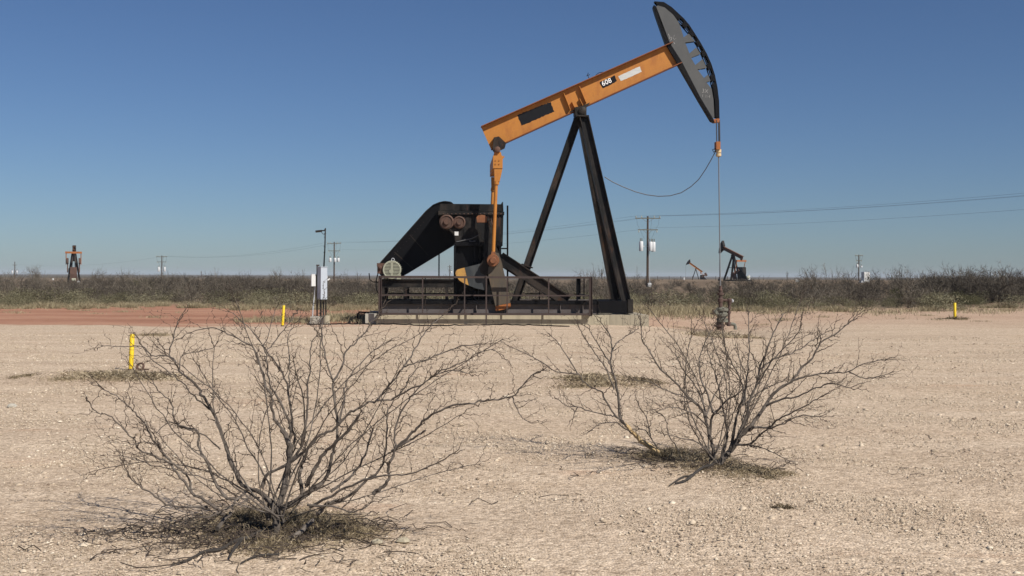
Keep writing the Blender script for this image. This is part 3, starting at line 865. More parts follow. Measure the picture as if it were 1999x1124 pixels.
# ------------------------------------------------------------------ wellhead
def build_wellhead():
    b = PC + PU*Lp(1406,600,0).x
    Yw = b.y
    zb = ground_z(b.x, Yw)
    root = empty('wellhead', (b.x, Yw, zb), 0, 'rusty wellhead of valves and pipes below the polished rod', 'wellhead')
    def w(px, py): p = at(px, py, Yw); return Vector((p.x-b.x, 0, p.z-zb))
    k = Yw/F
    def zc(py): return w(1406, py).z
    # casing head
    m_ = MB(); z0 = -.1
    x0 = w(1405,640).x
    prof = [(.15,z0),(.15,zc(637)),(.20,zc(637)),(.20,zc(634)),(.14,zc(634)),(.14,zc(629))]
    m_.lathe((x0,0,0), prof, 18)
    co = m_.build('casing', M['wellrust'], root, True)
    m_ = MB(); x1 = w(1410,615).x
    prof = [(.15,zc(629)),(.21,zc(628)),(.21,zc(624)),(.16,zc(623)),(.15,zc(618)),(.20,zc(617)),(.21,zc(612)),(.17,zc(611)),(.16,zc(607)),(.22,zc(606)),(.22,zc(602)),(.10,zc(600)),(.08,zc(599))]
    m_.lathe((x1,0,0), prof, 18)
    for a in range(8):
        an = 2*math.pi*a/8
        m_.cyl((x1+.185*math.cos(an),.185*math.sin(an),zc(629)), (x1+.185*math.cos(an),.185*math.sin(an),zc(621)), .022, 6)
        m_.cyl((x1+.19*math.cos(an),.19*math.sin(an),zc(608)), (x1+.19*math.cos(an),.19*math.sin(an),zc(600)), .022, 6)
    m_.build('tubing_head', M['well'], root, True)
    # side valve
    m_ = MB(); c = w(1399,609)
    m_.cyl((c.x-.1,-.02,c.z), (x1,-.02,c.z), .07, 12)
    m_.lathe((c.x+.02,-.13,c.z), [(.09,0),(.11,.03),(.11,.22),(.09,.25)], 14, 'y')
    va = m_.build('valve', M['well'], root, True)
    m_ = MB(); m_.ring((c.x-.14,-.02,c.z), .10, .014, 16, 6, 'x'); m_.tube([(c.x-.26,-.02,c.z-.06),(c.x-.05,-.02,c.z-.03)], .014, 6)
    m_.build('handwheel', M['wellrust'], va, True)
    # stuffing box column
    m_ = MB(); x2 = w(1406.5,580).x
    prof = [(.075,zc(602)),(.08,zc(590)),(.10,zc(589)),(.10,zc(583)),(.075,zc(582)),(.07,zc(576)),(.12,zc(575.5)),(.12,zc(571.5)),(.065,zc(571)),(.08,zc(566)),(.055,zc(564)),(.06,zc(558)),(.035,zc(557.5))]
    m_.lathe((x2,0,0), prof, 16)
    m_.build('stuffing_box', M['wellrust'], root, True)
    # flow line
    m_ = MB(); r = .048
    a = [w(1407,586), w(1424,586), w(1424.3,592), w(1423,612), w(1422.5,632)]
    m_.tube(a[:2], r, 10); m_.lathe((a[1].x,0,a[1].z-.07), [(.075,0),(.09,.03),(.09,.11),(.06,.14)], 12)
    m_.tube([a[1], a[4]], r, 10)
    for py in (592, 601, 609):
        p = w(1424-(py-592)*.06, py); m_.cyl((p.x,0,p.z-.04), (p.x,0,p.z+.04), r*1.5, 10)
    p = w(1422.7,632); m_.lathe((p.x,0,p.z-.08), [(.07,0),(.085,.03),(.085,.12),(.06,.15)], 12)
    q = w(1416,631); m_.tube([q, p], r*1.1, 10)
    m_.build('flow_line', M['wellrust'], root, True)
    m_ = MB(); pts = [w(1423,632), w(1431,632.5), w(1434,633.5), w(1435.3,637), w(1435.5,652)]
    m_.tube(pts, .062, 10); m_.build('elbow_pipe', M['well'], root, True)
    m_ = MB(); p = w(1429.5,587); m_.lathe((p.x,0,p.z-.06), [(.03,0),(.055,.03),(.055,.09),(.02,.12)], 10); p0 = w(1424,586); m_.tube([p0, p], .03, 8)
    m_.build('gauge', M['galv'], root, True)
build_wellhead()

# ------------------------------------------------------------------ control cabinet and lamp pole
def build_cabinet():
    Y = 39.6
    c = at(629, 600, Y); zb = 0.0
    root = empty('control_cabinet', (c.x, Y, 0), R(42), 'pale blue grey electrical cabinet on short legs left of the large pump jack', 'cabinet')
    zt, z0 = at(629,521.5,Y).z, at(629,584,Y).z
    MB().box(-.13,.13,-.11,.11,z0,zt).build('cabinet_body', M['cab'], root)
    m_ = MB(); m_.box(-.145,.145,-.125,.125,zt+.001,zt+.02); m_.box(.1305,.142,-.09,.09,z0+.05,zt-.06)
    m_.build('cabinet_lid', M['cab'], root)
    m_ = MB(); m_.sq((.15,-.09,z0+.66), (.24,-.09,z0+.72), .035); m_.tube([(.15,.0,z0+.7),(.2,.0,z0+.72),(.2,.0,z0+.82)], .012, 6)
    m_.build('switch_handle', M['white'], root)
    for x, y in ((-.1,-.08), (.1,-.08), (-.02,.08), (.1,.08)):
        MB().cyl((x,y,.18), (x,y,z0), .026, 8).build('leg', M['black_worn'], root)
    base = empty('cabinet_footing', (c.x, Y, 0), R(4), 'small grey concrete footing block under the electrical cabinet', 'foundation')
    MB().box(-.38,.20,-.26,.26,-.3,.25).build('concrete_block', M['concrete_grey'], base)
    MB().cyl((.18,-.35,-.1), (.18,-.35,.29), .12, 16).build('pipe_sleeve', M['concrete'], base, True)
    b = empty('junction_cabinet', (at(611,600,Y).x, Y+.1, 0), R(20), 'small white meter box on a thin post beside the electrical cabinet', 'meter box')
    z1, z2 = at(611,535,Y).z, at(611,558.5,Y).z
    MB().box(-.085,.06,-.08,.08,z2,z1).build('box', M['white'], b)
    MB().box(.0601,.10,-.07,.07,z2+.02,z1-.01).build('side_plate', M['arm'], b)
    m_ = MB(); p = at(618.5,519,Y); m_.cyl((.13,.02,-.05), (.13,.02,p.z), .028, 8); m_.sq((.05,.02,z1-.1),(.13,.02,z1-.1),.03)
    m_.box(.10,.20,-.02,.06,p.z,p.z+.05); m_.build('post', M['rail'], b)
    m_ = MB(); m_.tube([(.05,0,z2+.02),(.03,-.02,z2-.3),(-.02,-.05,z2-.7),(-.06,-.12,.1),(-.2,-.35,.03)], .02, 6); m_.build('conduit', M['galv'], b)
    # lamp pole
    Yl = 40.3
    p0 = at(631.5,600,Yl)
    l = empty('street_lamp', (p0.x, Yl, 0), 0, 'thin dark pole with a single lamp arm rising behind the electrical cabinet', 'street lamp')
    def q(px, py): v = at(px, py, Yl); return Vector((v.x-p0.x, 0, v.z))
    m_ = MB(); rr = random.Random(2)
    pts = [Vector((0,0,-.1)), q(632.2,525), q(633,505), q(634,490), q(634.6,470), q(635.2,445)]
    m_.tube(pts, [.028,.028,.025,.023,.022,.02], 8)
    for t in (447, 455, 462, 480, 492): m_.cyl(q(634.8-(t-447)*.03,t), q(634.8-(t-447)*.03,t+1.5), .034, 8)
    m_.build('pole', M['black_worn'], l, True)
    m_ = MB(); m_.tube([q(635,450), q(626,450)], .022, 6); m_.tube([q(634.8,459), q(630,456), q(627,452)], .01, 5)
    m_.build('lamp_arm', M['black_worn'], l)
    m_ = MB(); a, bb = q(628,450.6), q(616.5,451.8)
    m_.bar(a, bb, (0,0,1), .07, (0,1,0), .16); m_.build('lamp_head', M['black_worn'], l)
    # low pipe stand at the left of the footing
    Yp = 39.9; pp = at(714,634,Yp)
    t_ = empty('pipe_stand', (pp.x, Yp, 0), 0, 'bent thin black pipe at the left end of the concrete foundation', 'pipe')
    def q2(px, py, yy=0): v = at(px, py, Yp); return Vector((v.x-pp.x, yy, v.z))
    m_ = MB(); m_.tube([q2(698,637), q2(698.5,612), q2(701,609), q2(738,611)], .028, 7); m_.tube([q2(714,636), q2(714.5,610)], .03, 7); m_.tube([q2(699,628),q2(704,616),q2(713,611),q2(726,609)], .014, 6)
    m_.build('pipe', M['black_worn'], t_, True)
    # cable lying along the foot of the foundation
    m_ = MB(); rnd = random.Random(7)
    pts = []
    for px in range(600, 1120, 8):
        Yc = 38.4 + .35*math.sin(px*.021)+rnd.uniform(-.12,.12)
        if px < 720: Yc += .3
        v = at(px, 600, Yc); pts.append((v.x, Yc, ground_z(v.x, Yc)+.015+abs(rnd.gauss(0,.012))))
    m_.tube(pts, .02, 6)
    o = m_.build('ground_cable', M['black'], None, True)
    tag(o, 'dark cable snaking along the gravel in front of the concrete foundation', 'cable')
build_cabinet()

# ------------------------------------------------------------------ yellow marker posts and the wire coil
def marker(px, ytop, ybot, r_px, lean, label):
    Y = depth_on(px, ybot); k = Y/F
    c = at(px, ybot, Y); h = (ybot-ytop)*k; r = r_px*k
    o = empty('marker_post', (c.x, Y, ground_z(c.x, Y)), 0, label, 'marker post', 'yellow marker posts')
    m_ = MB(); m_.tube([(0,0,-.2),(0,0,0),(lean*h,0,h-r*.3),(lean*h,0,h)], [r,r,r,r*.75], 14)
    m_.build('post', M['yellow'], o, True)
    m_ = MB(); m_.tube([(0,0,-.1),(0,0,.03)], r*1.35, 12); m_.build('collar', M['wellrust'], o, True)
marker(255.5, 650, 721.5, 4.5, .035, 'thick yellow marker post on the gravel beside a small wire coil')
marker(551.5, 595.5, 636, 2.6, .06, 'slender leaning yellow marker post left of the electrical cabinet')
marker(1864, 591.5, 622.5, 2.7, -.01, 'short yellow marker post near the brush at the right')
def coil():
    Y = depth_on(272, 722); k = Y/F; c = at(273, 715.5, Y)
    m_ = MB()
    for dx, R_, t in ((0,6.6,.0), (1.2,6.0,.25)):
        pts = [Vector((c.x+dx*k+math.cos(a)*R_*k, Y+t*.1+.03*math.sin(a), c.z+math.sin(a)*R_*k)) for a in np.linspace(0, 6.4, 22)]
        m_.tube(pts, .013, 6)
    pts = [Vector((c.x-.06+i*.05, Y-.02*i, .02)) for i in range(6)]; m_.tube(pts, .012, 6)
    o = m_.build('wire_coil', M['rust'], None, True)
    tag(o, 'small rusty wire coil lying by the thick yellow post', 'wire coil')
coil()

# ------------------------------------------------------------------ distant pump jacks
def far_pump(px, pybase, Y, heading, tilt, crank, s, label, lean=0):
    c = at(px, pybase, Y)
    zg = c.z
    root = empty('pump_jack', (c.x, Y, zg), heading, label, 'pump jack', 'distant pump jacks')
    root.scale = (s, s, s)
    P = lambda u, v, z: Vector((u, v, z))
    apex = P(0,0,5.6)
    m_ = MB()
    for q in (-.9, .9): m_.hbeam((-4.6,q,.25), (2.0,q,.25), .4, .25, .03, .03)
    for u in (-4.4,-2.2,0,1.8): m_.box(u-.1,u+.1,-.8,.8,.1,.4)
    m_.build('base_frame', M['black'], root)
    MB().box(-4.9,2.4,-1.4,1.4,-1.6,.04).build('pad', M['concrete'], root)
    for q in (-1.0, 1.0): MB().sq((0,q*.25,5.5), (1.6,q,.45), .3).build('leg', M['leg'], root)
    for q in (-.5, .5): MB().sq((-.05,q*.4,5.5), (-1.5,q,.45), .26).build('leg', M['leg'], root)
    MB().sq((.8,-.62,3.0),(.8,.62,3.0),.1).build('cross_brace', M['leg'], root)
    d = P(math.cos(tilt),0,math.sin(tilt)); n_ = P(-math.sin(tilt),0,math.cos(tilt))
    tail, nose = apex-d*2.9+n_*.45, apex+d*3.3+n_*.45
    MB().hbeam(tail, nose, .70, .42, .06, .05).build('walking_beam', M['orange'] if s < .8 else M['far_beam'], root)
    MB().box(-.3,.3,-.35,.35,5.45,5.75).build('centre_bearing', M['black'], root)
    # head: arc about the apex
    hd = MB(); rad = 4.1; pl = []
    for a in np.linspace(-.36, .36, 9):
        pl.append((apex.x+math.cos(tilt+a)*rad, apex.z+.45+math.sin(tilt+a)*rad))
    p0 = nose-d*.35
    pl += [((nose-d*.05+n_*.55).x, (nose-d*.05+n_*.55).z), ((p0-n_*.5).x+.3*d.x, (p0-n_*.5).z+.3*d.z)]
    hd.prism(pl, -.3, .3); hd.build('horse_head', M['black_worn'], root)
    xr = apex.x+rad*math.cos(max(-.1, tilt-.33)) if tilt > -.3 else apex.x+rad
    low = pl[0]
    m_ = MB(); m_.tube([(low[0],0,low[1]), (low[0]+.02,0,.9)], .03, 6); m_.build('polished_rod', M['cable'], root)
    m_ = MB(); m_.tube([(low[0]+.02,0,-.5),(low[0]+.02,0,1.0)], .15, 8); m_.box(low[0]-.15,low[0]+.2,-.25,.25,.2,.5); m_.build('wellhead', M['wellrust'], root)
    # gearbox
    gx, gz_ = -2.5, 2.4
    MB().prism([(gx-.8,gz_-.5),(gx-.7,gz_+.7),(gx+.7,gz_+.7),(gx+.8,gz_-.5),(gx+.6,.4),(gx-.6,.4)], -.55, .55).build('gearbox', M['rust'] if .9 < s < .95 else M['black_worn'], root)
    MB().prism([(gx-2.3,.5),(gx-2.0,1.2),(gx-.3,gz_+.5),(gx+.3,gz_+.5),(gx+.4,gz_-.3),(gx-1.5,.45)], .58, .8).build('belt_guard', M['black'], root)
    MB().lathe((gx-1.7,-.4,.9), [(.25,0),(.3,.1),(.3,.6),(.2,.7)], 12, 'y').build('motor', M['motor'], root)
    cd = P(math.cos(crank),0,math.sin(crank)); cn = P(-cd.z,0,cd.x)
    sh = P(gx,0,gz_); pin = sh+cd*1.15
    for q in (-1, 1):
        y = q*.95
        k_ = MB(); k_.bar(sh+P(0,y,0)-cd*.2, sh+P(0,y,0)+cd*2.2, cn, .5, (0,1,0), .18); k_.build('crank', M['rust'], root)
        k_ = MB(); 
        for e in (-1, 1): k_.bar(sh+P(0,y+q*.01,0)+cd*1.35+cn*e*.48, sh+P(0,y+q*.01,0)+cd*2.2+cn*e*.48, cn, .44, (0,1,0), .3)
        k_.build('counterweight', M['rust'], root)
        te = tail+d*.25-n_*.75
        MB().tube([pin+P(0,q*1.2,0), P(te.x,q*1.2,te.z)], .07, 8).build('pitman', M['orange_dk'], root)
    te = tail+d*.25-n_*.75
    MB().box(te.x-.15,te.x+.15,-1.35,1.35,te.z-.17,te.z+.17).build('equalizer', M['far_beam'] if s > 1 else M['orange_dk'], root)
    m_ = MB(); m_.box(te.x-.12,te.x+.12,-.15,.15,te.z+.171,te.z+.5); m_.build('tail_bearing', M['black'], root)
    return root
far_pump(1431, 550, 232, R(180-57), .36, R(-40), .97, 'distant pump jack with raised head just right of the long polished rod')
far_pump(1358, 551.5, 330, R(180-8), .62, R(150), .72, 'small distant pump jack in side view between the utility pole and the polished rod')
far_pump(144, 556, 185, R(110), -.12, R(82), .93, 'distant pump jack seen from behind above the brush at far left')

# ------------------------------------------------------------------ utility poles and wires
POLES = {}
def upole(key, px, ytop, Y, zb, label, arms, trs, rz=0.0, box=False):
    t = at(px, ytop, Y)
    o = empty('utility_pole', (t.x, Y, zb), rz, label, 'utility pole', 'utility poles')
    h = t.z - zb; k = Y/F
    MB().tube([(0,0,-1.0),(0,0,h*.5),(0,0,h)], [.17,.15,.12], 10).build('pole', M['wood'], o, True)
    tips = []
    for py, hw_, style in arms:
        z = at(px, py, Y).z - zb
        a = MB(); a.box(-hw_*k, hw_*k, -.19, -.121, z-.06, z+.06)
        a.sq((-hw_*k*.45,-.15,z-.05), (-.05,-.13,z-.55), .03); a.sq((hw_*k*.45,-.15,z-.05), (.05,-.13,z-.55), .03)
        ao = a.build('crossarm', M['arm'], o)
        for f in ((-.95,-.5,.5,.95) if style else (-.9,.9)):
            zz = z+.06 if style else z-.36
            if Y > 360: continue
            ins = MB(); ins.lathe((f*hw_*k,-.155,zz), [(.03,0),(.05,.04),(.07,.10),(.045,.14),(.065,.2),(.03,.26)], 8); ins.build('insulator', M['ceramic'], ao)
        tips.append((z+.3, hw_*k))
    for dx, py0, py1, dy in trs:
        x = dx*k; z0, z1 = at(px,py1,Y).z-zb, at(px,py0,Y).z-zb
        r = .30 if Y > 200 else .27
        m_ = MB(); m_.lathe((x,dy,z0), [(r*.9,0),(r,.04),(r,z1-z0-.06),(r*.85,z1-z0),(.0,z1-z0+.02)], 14)
        m_.sq((0,dy*.5,(z0+z1)/2), (x,dy,(z0+z1)/2), .06)
        to = m_.build('transformer', M['tank'], o, True)
        m_ = MB(); m_.cyl((x-.1,dy,z1), (x-.1,dy,z1+.4), .05, 8); m_.cyl((x+.1,dy,z1), (x+.1,dy,z1+.4), .05, 8); m_.build('bushing', M['arm'], to)
    if len(arms) > 1:
        m_ = MB()
        z1, z2 = tips[0][0]-.1, tips[1][0]-.1
        for f in (-.9, .3, .9):
            a = Vector((f*tips[0][1],-.16,z1)); b = Vector((f*tips[1][1]*.9,-.16,z2-.1)); c_ = Vector((f*.45,-.1,z2-1.4))
            pts = [a, (a+b)/2+Vector((.12*f,0,-.2)), b, (b+c_)/2+Vector((-.1*f,0,-.25)), c_]
            m_.tube(pts, .012*max(1, Y/160), 5)
        m_.build('jumper_wire', M['wire'], o)
    if box:
        z0, z1 = at(px,567,Y).z-zb, at(px,552,Y).z-zb
        m_ = MB(); m_.box(.0,.45,-.5,-.2,z0,z1); m_.build('meter_box', M['white'], o)
        m_ = MB(); m_.tube([(.28,-.18,z1),(.2,-.15,z1+2),(.19,-.15,z1+5)], .03, 6); m_.build('conduit', M['galv'], o)
    POLES[key] = (Vector((t.x, Y, zb)), tips, rz)
    return o
upole('A', 1264.5, 422, 147, ground_z(17.5,147), 'tall wooden utility pole with three grey transformers right of the large pump jack', [(426,24.5,1), (448.5,19.5,0)], [(-13,471,490,-.15), (4.5,472,490,-.6), (11.5,472,491,.1)], 0, True)
upole('B', 652.5, 472, 255, 0.0, 'wooden utility pole with transformers right of the lamp pole', [(475,13.5,1), (489.5,12,0)], [(-7.5,503.5,511.5,-.2), (2.5,503.5,511.5,-.6), (8,503.5,511,.1)])
upole('C', 316, 498.5, 330, 0.0, 'wooden utility pole with a transformer on either side, left of centre above the brush', [(501,10.5,1), (511,9.5,0)], [(-5.5,521,530,-.2), (6,521,530,-.2)])
upole('D', 29, 510.5, 420, -.2, 'small far utility pole at the left edge of the photo', [(517,5,1)], [(-4.5,528,534,-.2), (4.5,528,534,-.2)])
upole('E', 1676.5, 497, 300, .5, 'far utility pole behind the white equipment box on the right', [(499,7.5,1), (508,5.5,0)], [(-3.5,516,522,-.2), (4.5,519,522,-.2)])
upole('G', 1536.5, 529.5, 620, 0, 'tiny far utility pole near the small white sign', [(533,3,1), (537,2.2,0)], [])
upole('H', 878, 517, 420, 0, 'far utility pole seen under the belt guard', [(520,4,1), (527,3,0)], [(3.5,529,534,-.2)])
upole('I', 1174.5, 525, 480, 0, 'far utility pole seen between the pump legs', [(528,3.6,1), (533,2.8,0)], [(2,535.5,539,-.2)])
upole('J', 393, 529, 560, 0, 'tiny far pole standing right of the left-hand transformer pole', [(531,2,1)], [])
upole('K', 2330, 352, 88, 0, 'utility pole beyond the right edge carrying the wires', [(357,40,1), (387,32,0)], [])
def wire(a, ai, af, b, bi, bf, sag, r, label):
    pa, ta, _ = POLES[a]; pb, tb, _ = POLES[b]
    p = pa+Vector((af*ta[ai][1],-.15,ta[ai][0])); q = pb+Vector((bf*tb[bi][1],-.15,tb[bi][0]))
    pts = []
    for i in range(25):
        t = i/24; v = p.lerp(q, t); v.z -= 4*sag*t*(1-t); pts.append(v)
    o = MB().tube(pts, r, 5).build('power_line', M['wire'], None)
    tag(o, label, 'power line', 'power lines')
for f, w_ in ((-.95,'left'), (.5,'inner'), (.95,'right')):
    wire('A',0,f,'K',0,f,.55,.008, 'upper wire running right from the tall transformer pole')
wire('A',1,.9,'K',1,.9,.5,.008, 'lower wire running right from the tall transformer pole')
for f in (-.95,.5,.95): wire('B',0,f,'A',0,f,1.0,.008, 'wire strung behind the large pump jack between two transformer poles')
wire('B',1,.9,'A',1,.9,1.0,.008, 'lower wire strung behind the large pump jack between two transformer poles')
for f in (-.95,.95): wire('C',0,f,'B',0,f,1.6,.011, 'faint wire between the two transformer poles on the left')
wire('D',0,.9,'C',0,.9,1.6,.012, 'faint wire above the brush at the far left')

# ------------------------------------------------------------------ small far things
def far_bits():
    Y = 150; zg = ground_z(at(1688,560,Y).x, Y)
    c = at(1689.5, 560, Y); k = Y/F
    o = empty('equipment_box', (c.x, Y, zg), R(15), 'white equipment box on legs in front of the far right utility pole', 'equipment box')
    zt, zm = at(1689,531,Y).z-zg, at(1689,549,Y).z-zg
    MB().box(-.42,.42,-.35,.35,zm,zt).build('box', M['white'], o)
    MB().box(.06,.3,-.36,-.351,zm+.25,zm+.6).build('window', M['dark_slot'], o)
    for x in (-.34,.34):
        for y in (-.28,.28): MB().box(x-.06,x+.06,y-.05,y+.05,-.3,zm).build('leg', M['white'], o)
    MB().box(-.8,-.5,-.3,.3,zm-.8,zm+.1).build('side_cabinet', M['galv'], o)
    Y = 180; c = at(1556.5, 560, Y); zg = ground_z(c.x, Y)
    o = empty('sign_board', (c.x, Y, zg), 0, 'small white sign board on posts above the brush right of the pump jacks', 'sign')
    z0, z1 = at(1556,551.5,Y).z-zg, at(1556,545,Y).z-zg
    MB().box(-.28,.28,-.03,.0,z0,z1).build('panel', M['white'], o)
    for x in (-.2,.2): MB().box(x-.03,x+.03,.001,.05,-.3,z1).build('post', M['arm'], o)
    Y = 78; c = at(1967, 560, Y); zg = ground_z(c.x, Y)
    o = empty('marker_stake', (c.x, Y, zg), 0, 'thin white stake in the brush near the right edge', 'stake')
    z1 = at(1967,540,Y).z-zg
    MB().cyl((0,0,-.3), (0,0,z1), .05, 8).build('stake', M['white'], o)
    # white tank and cabinet beside the far pumps
    for px, py0, py1, w, Y, lab in ((1335.5,541.5,551,2.6,300,'small white leaning tank left of the small distant pump jack'), (1462,537,546,3.4,236,'white control box right of the distant pump jack'), (151,548,556,7,183,'white control box at the foot of the rear-view pump jack'), (103.5,543,548.5,2,300,'tiny white box above the brush left of the rear-view pump jack'), (222,546,550,2.2,300,'tiny white box above the brush right of the rear-view pump jack')):
        c = at(px, py1, Y); k = Y/F; h = (py1-py0)*k
        zg = min(ground_z(c.x, Y), c.z)-.2
        o = empty('control_box', (c.x, Y, zg), 0, lab, 'control box', 'white far boxes')
        MB().box(-w*k/2,w*k/2,-.3,.3,c.z-zg,c.z-zg+h).build('box', M['white'], o)
        MB().box(-w*k/3,w*k/3,-.2,.2,-.2,c.z-zg-.001).build('stand', M['galv'], o)
    # fence of the far pad
    Y = 262
    o = empty('wire_fence', (at(1330,550,Y).x, Y, ground_z(40,Y)), 0, 'thin wire fence in front of the hazy plain beside the distant pump jacks', 'fence')
    x0, x1 = at(1238,545,Y).x-o.location.x, at(1420,545,Y).x-o.location.x
    zt = at(1330,539.5,Y).z-o.location.z
    for t in np.linspace(0, 1, 9):
        x = x0+(x1-x0)*t; MB().cyl((x,0,-.5), (x,0,zt+.1), .05, 6).build('post', M['wood'], o)
    m_ = MB()
    for f in (.35, .65, .98): m_.tube([(x0,-.05,zt*f), (x1,-.05,zt*f)], .018, 4)
    m_.build('wire', M['wire'], o)
    # yellow pipe barrier
    Y = 150
    o = empty('pipe_barrier', (at(1372,565,Y).x, Y, ground_z(at(1372,565,Y).x,Y)), 0, 'low yellow pipe barrier in the brush below the distant pump jacks', 'barrier')
    b = o.location
    m_ = MB(); pts = [at(*p, Y)-b for p in ((1357,554.5),(1359,563),(1361,567))]; m_.tube(pts, .04, 6)
    pts = [at(*p, Y)-b for p in ((1360,564),(1385,563.5))]; m_.tube(pts, .035, 6); m_.build('pipe', M['yellow_worn'], o)
far_bits()

# ------------------------------------------------------------------ bare mesquite bushes in the foreground
def smooth_line(pts, n=4):
    o = []
    m = len(pts)
    for i in range(m-1):
        p0, p1, p2, p3 = pts[max(i-1,0)], pts[i], pts[i+1], pts[min(i+2,m-1)]
        for k in range(n):
            t = k/n
            o.append(.5*((2*p1)+(p2-p0)*t+(2*p0-5*p1+4*p2-p3)*t*t+(3*p1-p0-3*p2+p3)*t*t*t))
    o.append(pts[-1]); return o

def twig(mb, rnd, p, d, L, r, level, nodes):
    seg = rnd.uniform(.030,.046)
    n = max(3, int(L/seg)); pts = [p.copy()]; rad = [r]
    ax = d.orthogonal().normalized(); ax.rotate(Matrix.Rotation(rnd.uniform(0,6.28),3,d))
    sgn = 1; kids = []
    for i in range(n):
        dd = d.copy(); dd.rotate(Matrix.Rotation(sgn*R(rnd.uniform(12,32)),3,ax)); sgn = -sgn
        d = (d + Vector((rnd.gauss(0,.06),rnd.gauss(0,.06),rnd.gauss(.012,.06)))).normalized()
        q = pts[-1]+dd*seg
        f = 1-(i+1)/n*.62
        pts.append(q); rad.append(r*f*(1.0 if i % 2 else 1.35))
        kids.append((q, dd, f, i/n))
    mb.tube(pts, rad, 4)
    for q, dd, f, t in kids:
        # spur knob
        if rnd.random() < .55:
            a = dd.orthogonal().normalized(); a.rotate(Matrix.Rotation(rnd.uniform(0,6.28),3,dd))
            e = (dd*.35+a).normalized()
            mb.tube([q, q+e*rnd.uniform(.009,.020)], [r*f*1.6+.0010, r*f*.5], 4)
        if level > 0 and .12 < t < .92 and rnd.random() < (.22 if level > 1 else .2):
            a = dd.orthogonal().normalized(); a.rotate(Matrix.Rotation(rnd.uniform(0,6.28),3,dd))
            e = (dd*rnd.uniform(.6,1.0)+a*rnd.uniform(.6,1.0)+Vector((0,0,.12))).normalized()
            twig(mb, rnd, q, e, L*rnd.uniform(.28,.6)*(1-.4*t), max(.0011, r*f*.72), level-1, nodes)

def bush(name, label, base, branches, seed, twig_density, tw_len, twr, fan=None, dead=None):
    rnd = random.Random(seed)
    root = empty(name, base, 0, label, 'bush')
    Y0 = base[1]
    stems, twigs, tans = MB(), MB(), MB()
    branches = list(branches)
    if fan:
        (fx, fy), nfan, a0, a1, rl, ru, wr = fan
        for i in range(nfan):
            a = R(a0+(a1-a0)*(i+rnd.random())/nfan)
            rr = (rl*abs(math.cos(a))+ru*math.sin(a))*rnd.uniform(.55,.98)
            bx0, by0 = fx+rnd.uniform(-26,26)*wr, fy+rnd.uniform(-14,8)*wr
            ex, ey = bx0+math.cos(a)*rr, by0-math.sin(a)*rr
            bow = rnd.uniform(-.16,.16)*rr
            pp = [(bx0,by0)]
            for t in (.22,.42,.62,.8,1.0):
                w_ = bow*math.sin(math.pi*t)
                pp.append((bx0+(ex-bx0)*t+math.sin(a)*w_+rnd.uniform(-4,4)*wr, by0+(ey-by0)*t+math.cos(a)*w_+rnd.uniform(-4,4)*wr))
            branches.append((pp, rnd.uniform(4.5,7.5)*wr, 2.0, rnd.uniform(-.08,.08), rnd.uniform(-.8,.8)*(.35+.65*math.sin(a)) if math.sin(a) > .4 else rnd.uniform(-.45,.45)))
    for br in branches:
        pts_px, r0, r1, dy0, dy1 = br[:5]
        opt = br[5] if len(br) > 5 else ''
        n = len(pts_px); P_ = []
        for i, (a, b) in enumerate(pts_px):
            t = i/(n-1)
            P_.append(at(a, b, Y0+dy0+(dy1-dy0)*t)-Vector(base))
        L_ = smooth_line(P_, 4)
        for i in range(1, len(L_)-1):
            L_[i] = L_[i]+Vector((rnd.gauss(0,.003),rnd.gauss(0,.007),rnd.gauss(0,.003)))
        k = Y0/F; m = len(L_)
        rad = []
        for i in range(m):
            t = i/(m-1)
            rad.append((r0+(r1-r0)*t**.62)*k*.5*.72*(1+.08*math.sin(i*2.1+seed)+rnd.uniform(-.06,.08)))
        if opt == 'tan':
            h = int(m*.36)
            tans.tube(L_[:h+1], rad[:h+1], 7); stems.tube(L_[h:], rad[h:], 7)
        else: stems.tube(L_, rad, 7)
        if opt == 'bare': continue
        # side twigs
        acc = 0; tot = sum((L_[i+1]-L_[i]).length for i in range(m-1)); run = 0
        for i in range(m-1):
            sl = (L_[i+1]-L_[i]).length; run += sl; acc += sl
            t = run/tot
            prob = twig_density*(.25+1.0*t)
            while acc > .045:
                acc -= .045
                if t > .16 and rnd.random() < prob:
                    d = (L_[i+1]-L_[i]).normalized()
                    a = d.orthogonal().normalized(); a.rotate(Matrix.Rotation(rnd.uniform(0,6.28),3,d))
                    e = (d*rnd.uniform(.5,1.1)+a*rnd.uniform(.6,1.1)+Vector((0,0,.15))).normalized()
                    if e.z < -.35: e.z *= -.4; e.normalize()
                    twig(twigs, rnd, L_[i].lerp(L_[i+1], rnd.random()), e, rnd.uniform(.3,1)*tw_len*(1-.25*t), min(rad[i]*.55, twr*rnd.uniform(.8,1.3)), 2, 0)
        d = (L_[-1]-L_[-2]).normalized()
        for _ in range(2):
            e = (d+Vector((rnd.gauss(0,.25),rnd.gauss(0,.25),rnd.gauss(0,.25)))).normalized()
            twig(twigs, rnd, L_[-1], e, rnd.uniform(.5,1)*tw_len*.7, min(rad[-1]*.9, twr*1.2), 2, 0)
    if dead:  # dark low branches added where the trunk's shadow lies on the gravel
        mb = MB()
        for pts_px, w0, w1, hh in dead:
            P_ = []
            for i, (a, b) in enumerate(pts_px):
                Yd = depth_on(a, b); p = at(a, b, Yd); P_.append(Vector((p.x, p.y, ground_z(p.x, p.y)+hh*(1-i/len(pts_px))+.012))-Vector(base))
            L_ = smooth_line(P_, 4); k = Y0/F
            mb.tube(L_, [(w0+(w1-w0)*i/(len(L_)-1))*k*.5*rnd.uniform(.85,1.15) for i in range(len(L_))], 7)
        mb.build('trunk_shade_branch', M['shade_bark'], root, True)
    stems.build('stems', M['bark'], root, True)
    if tans.v: tans.build('peeled_stem', M['tanwood'], root, True)
    twigs.build('twigs', M['twig'], root)
    return root

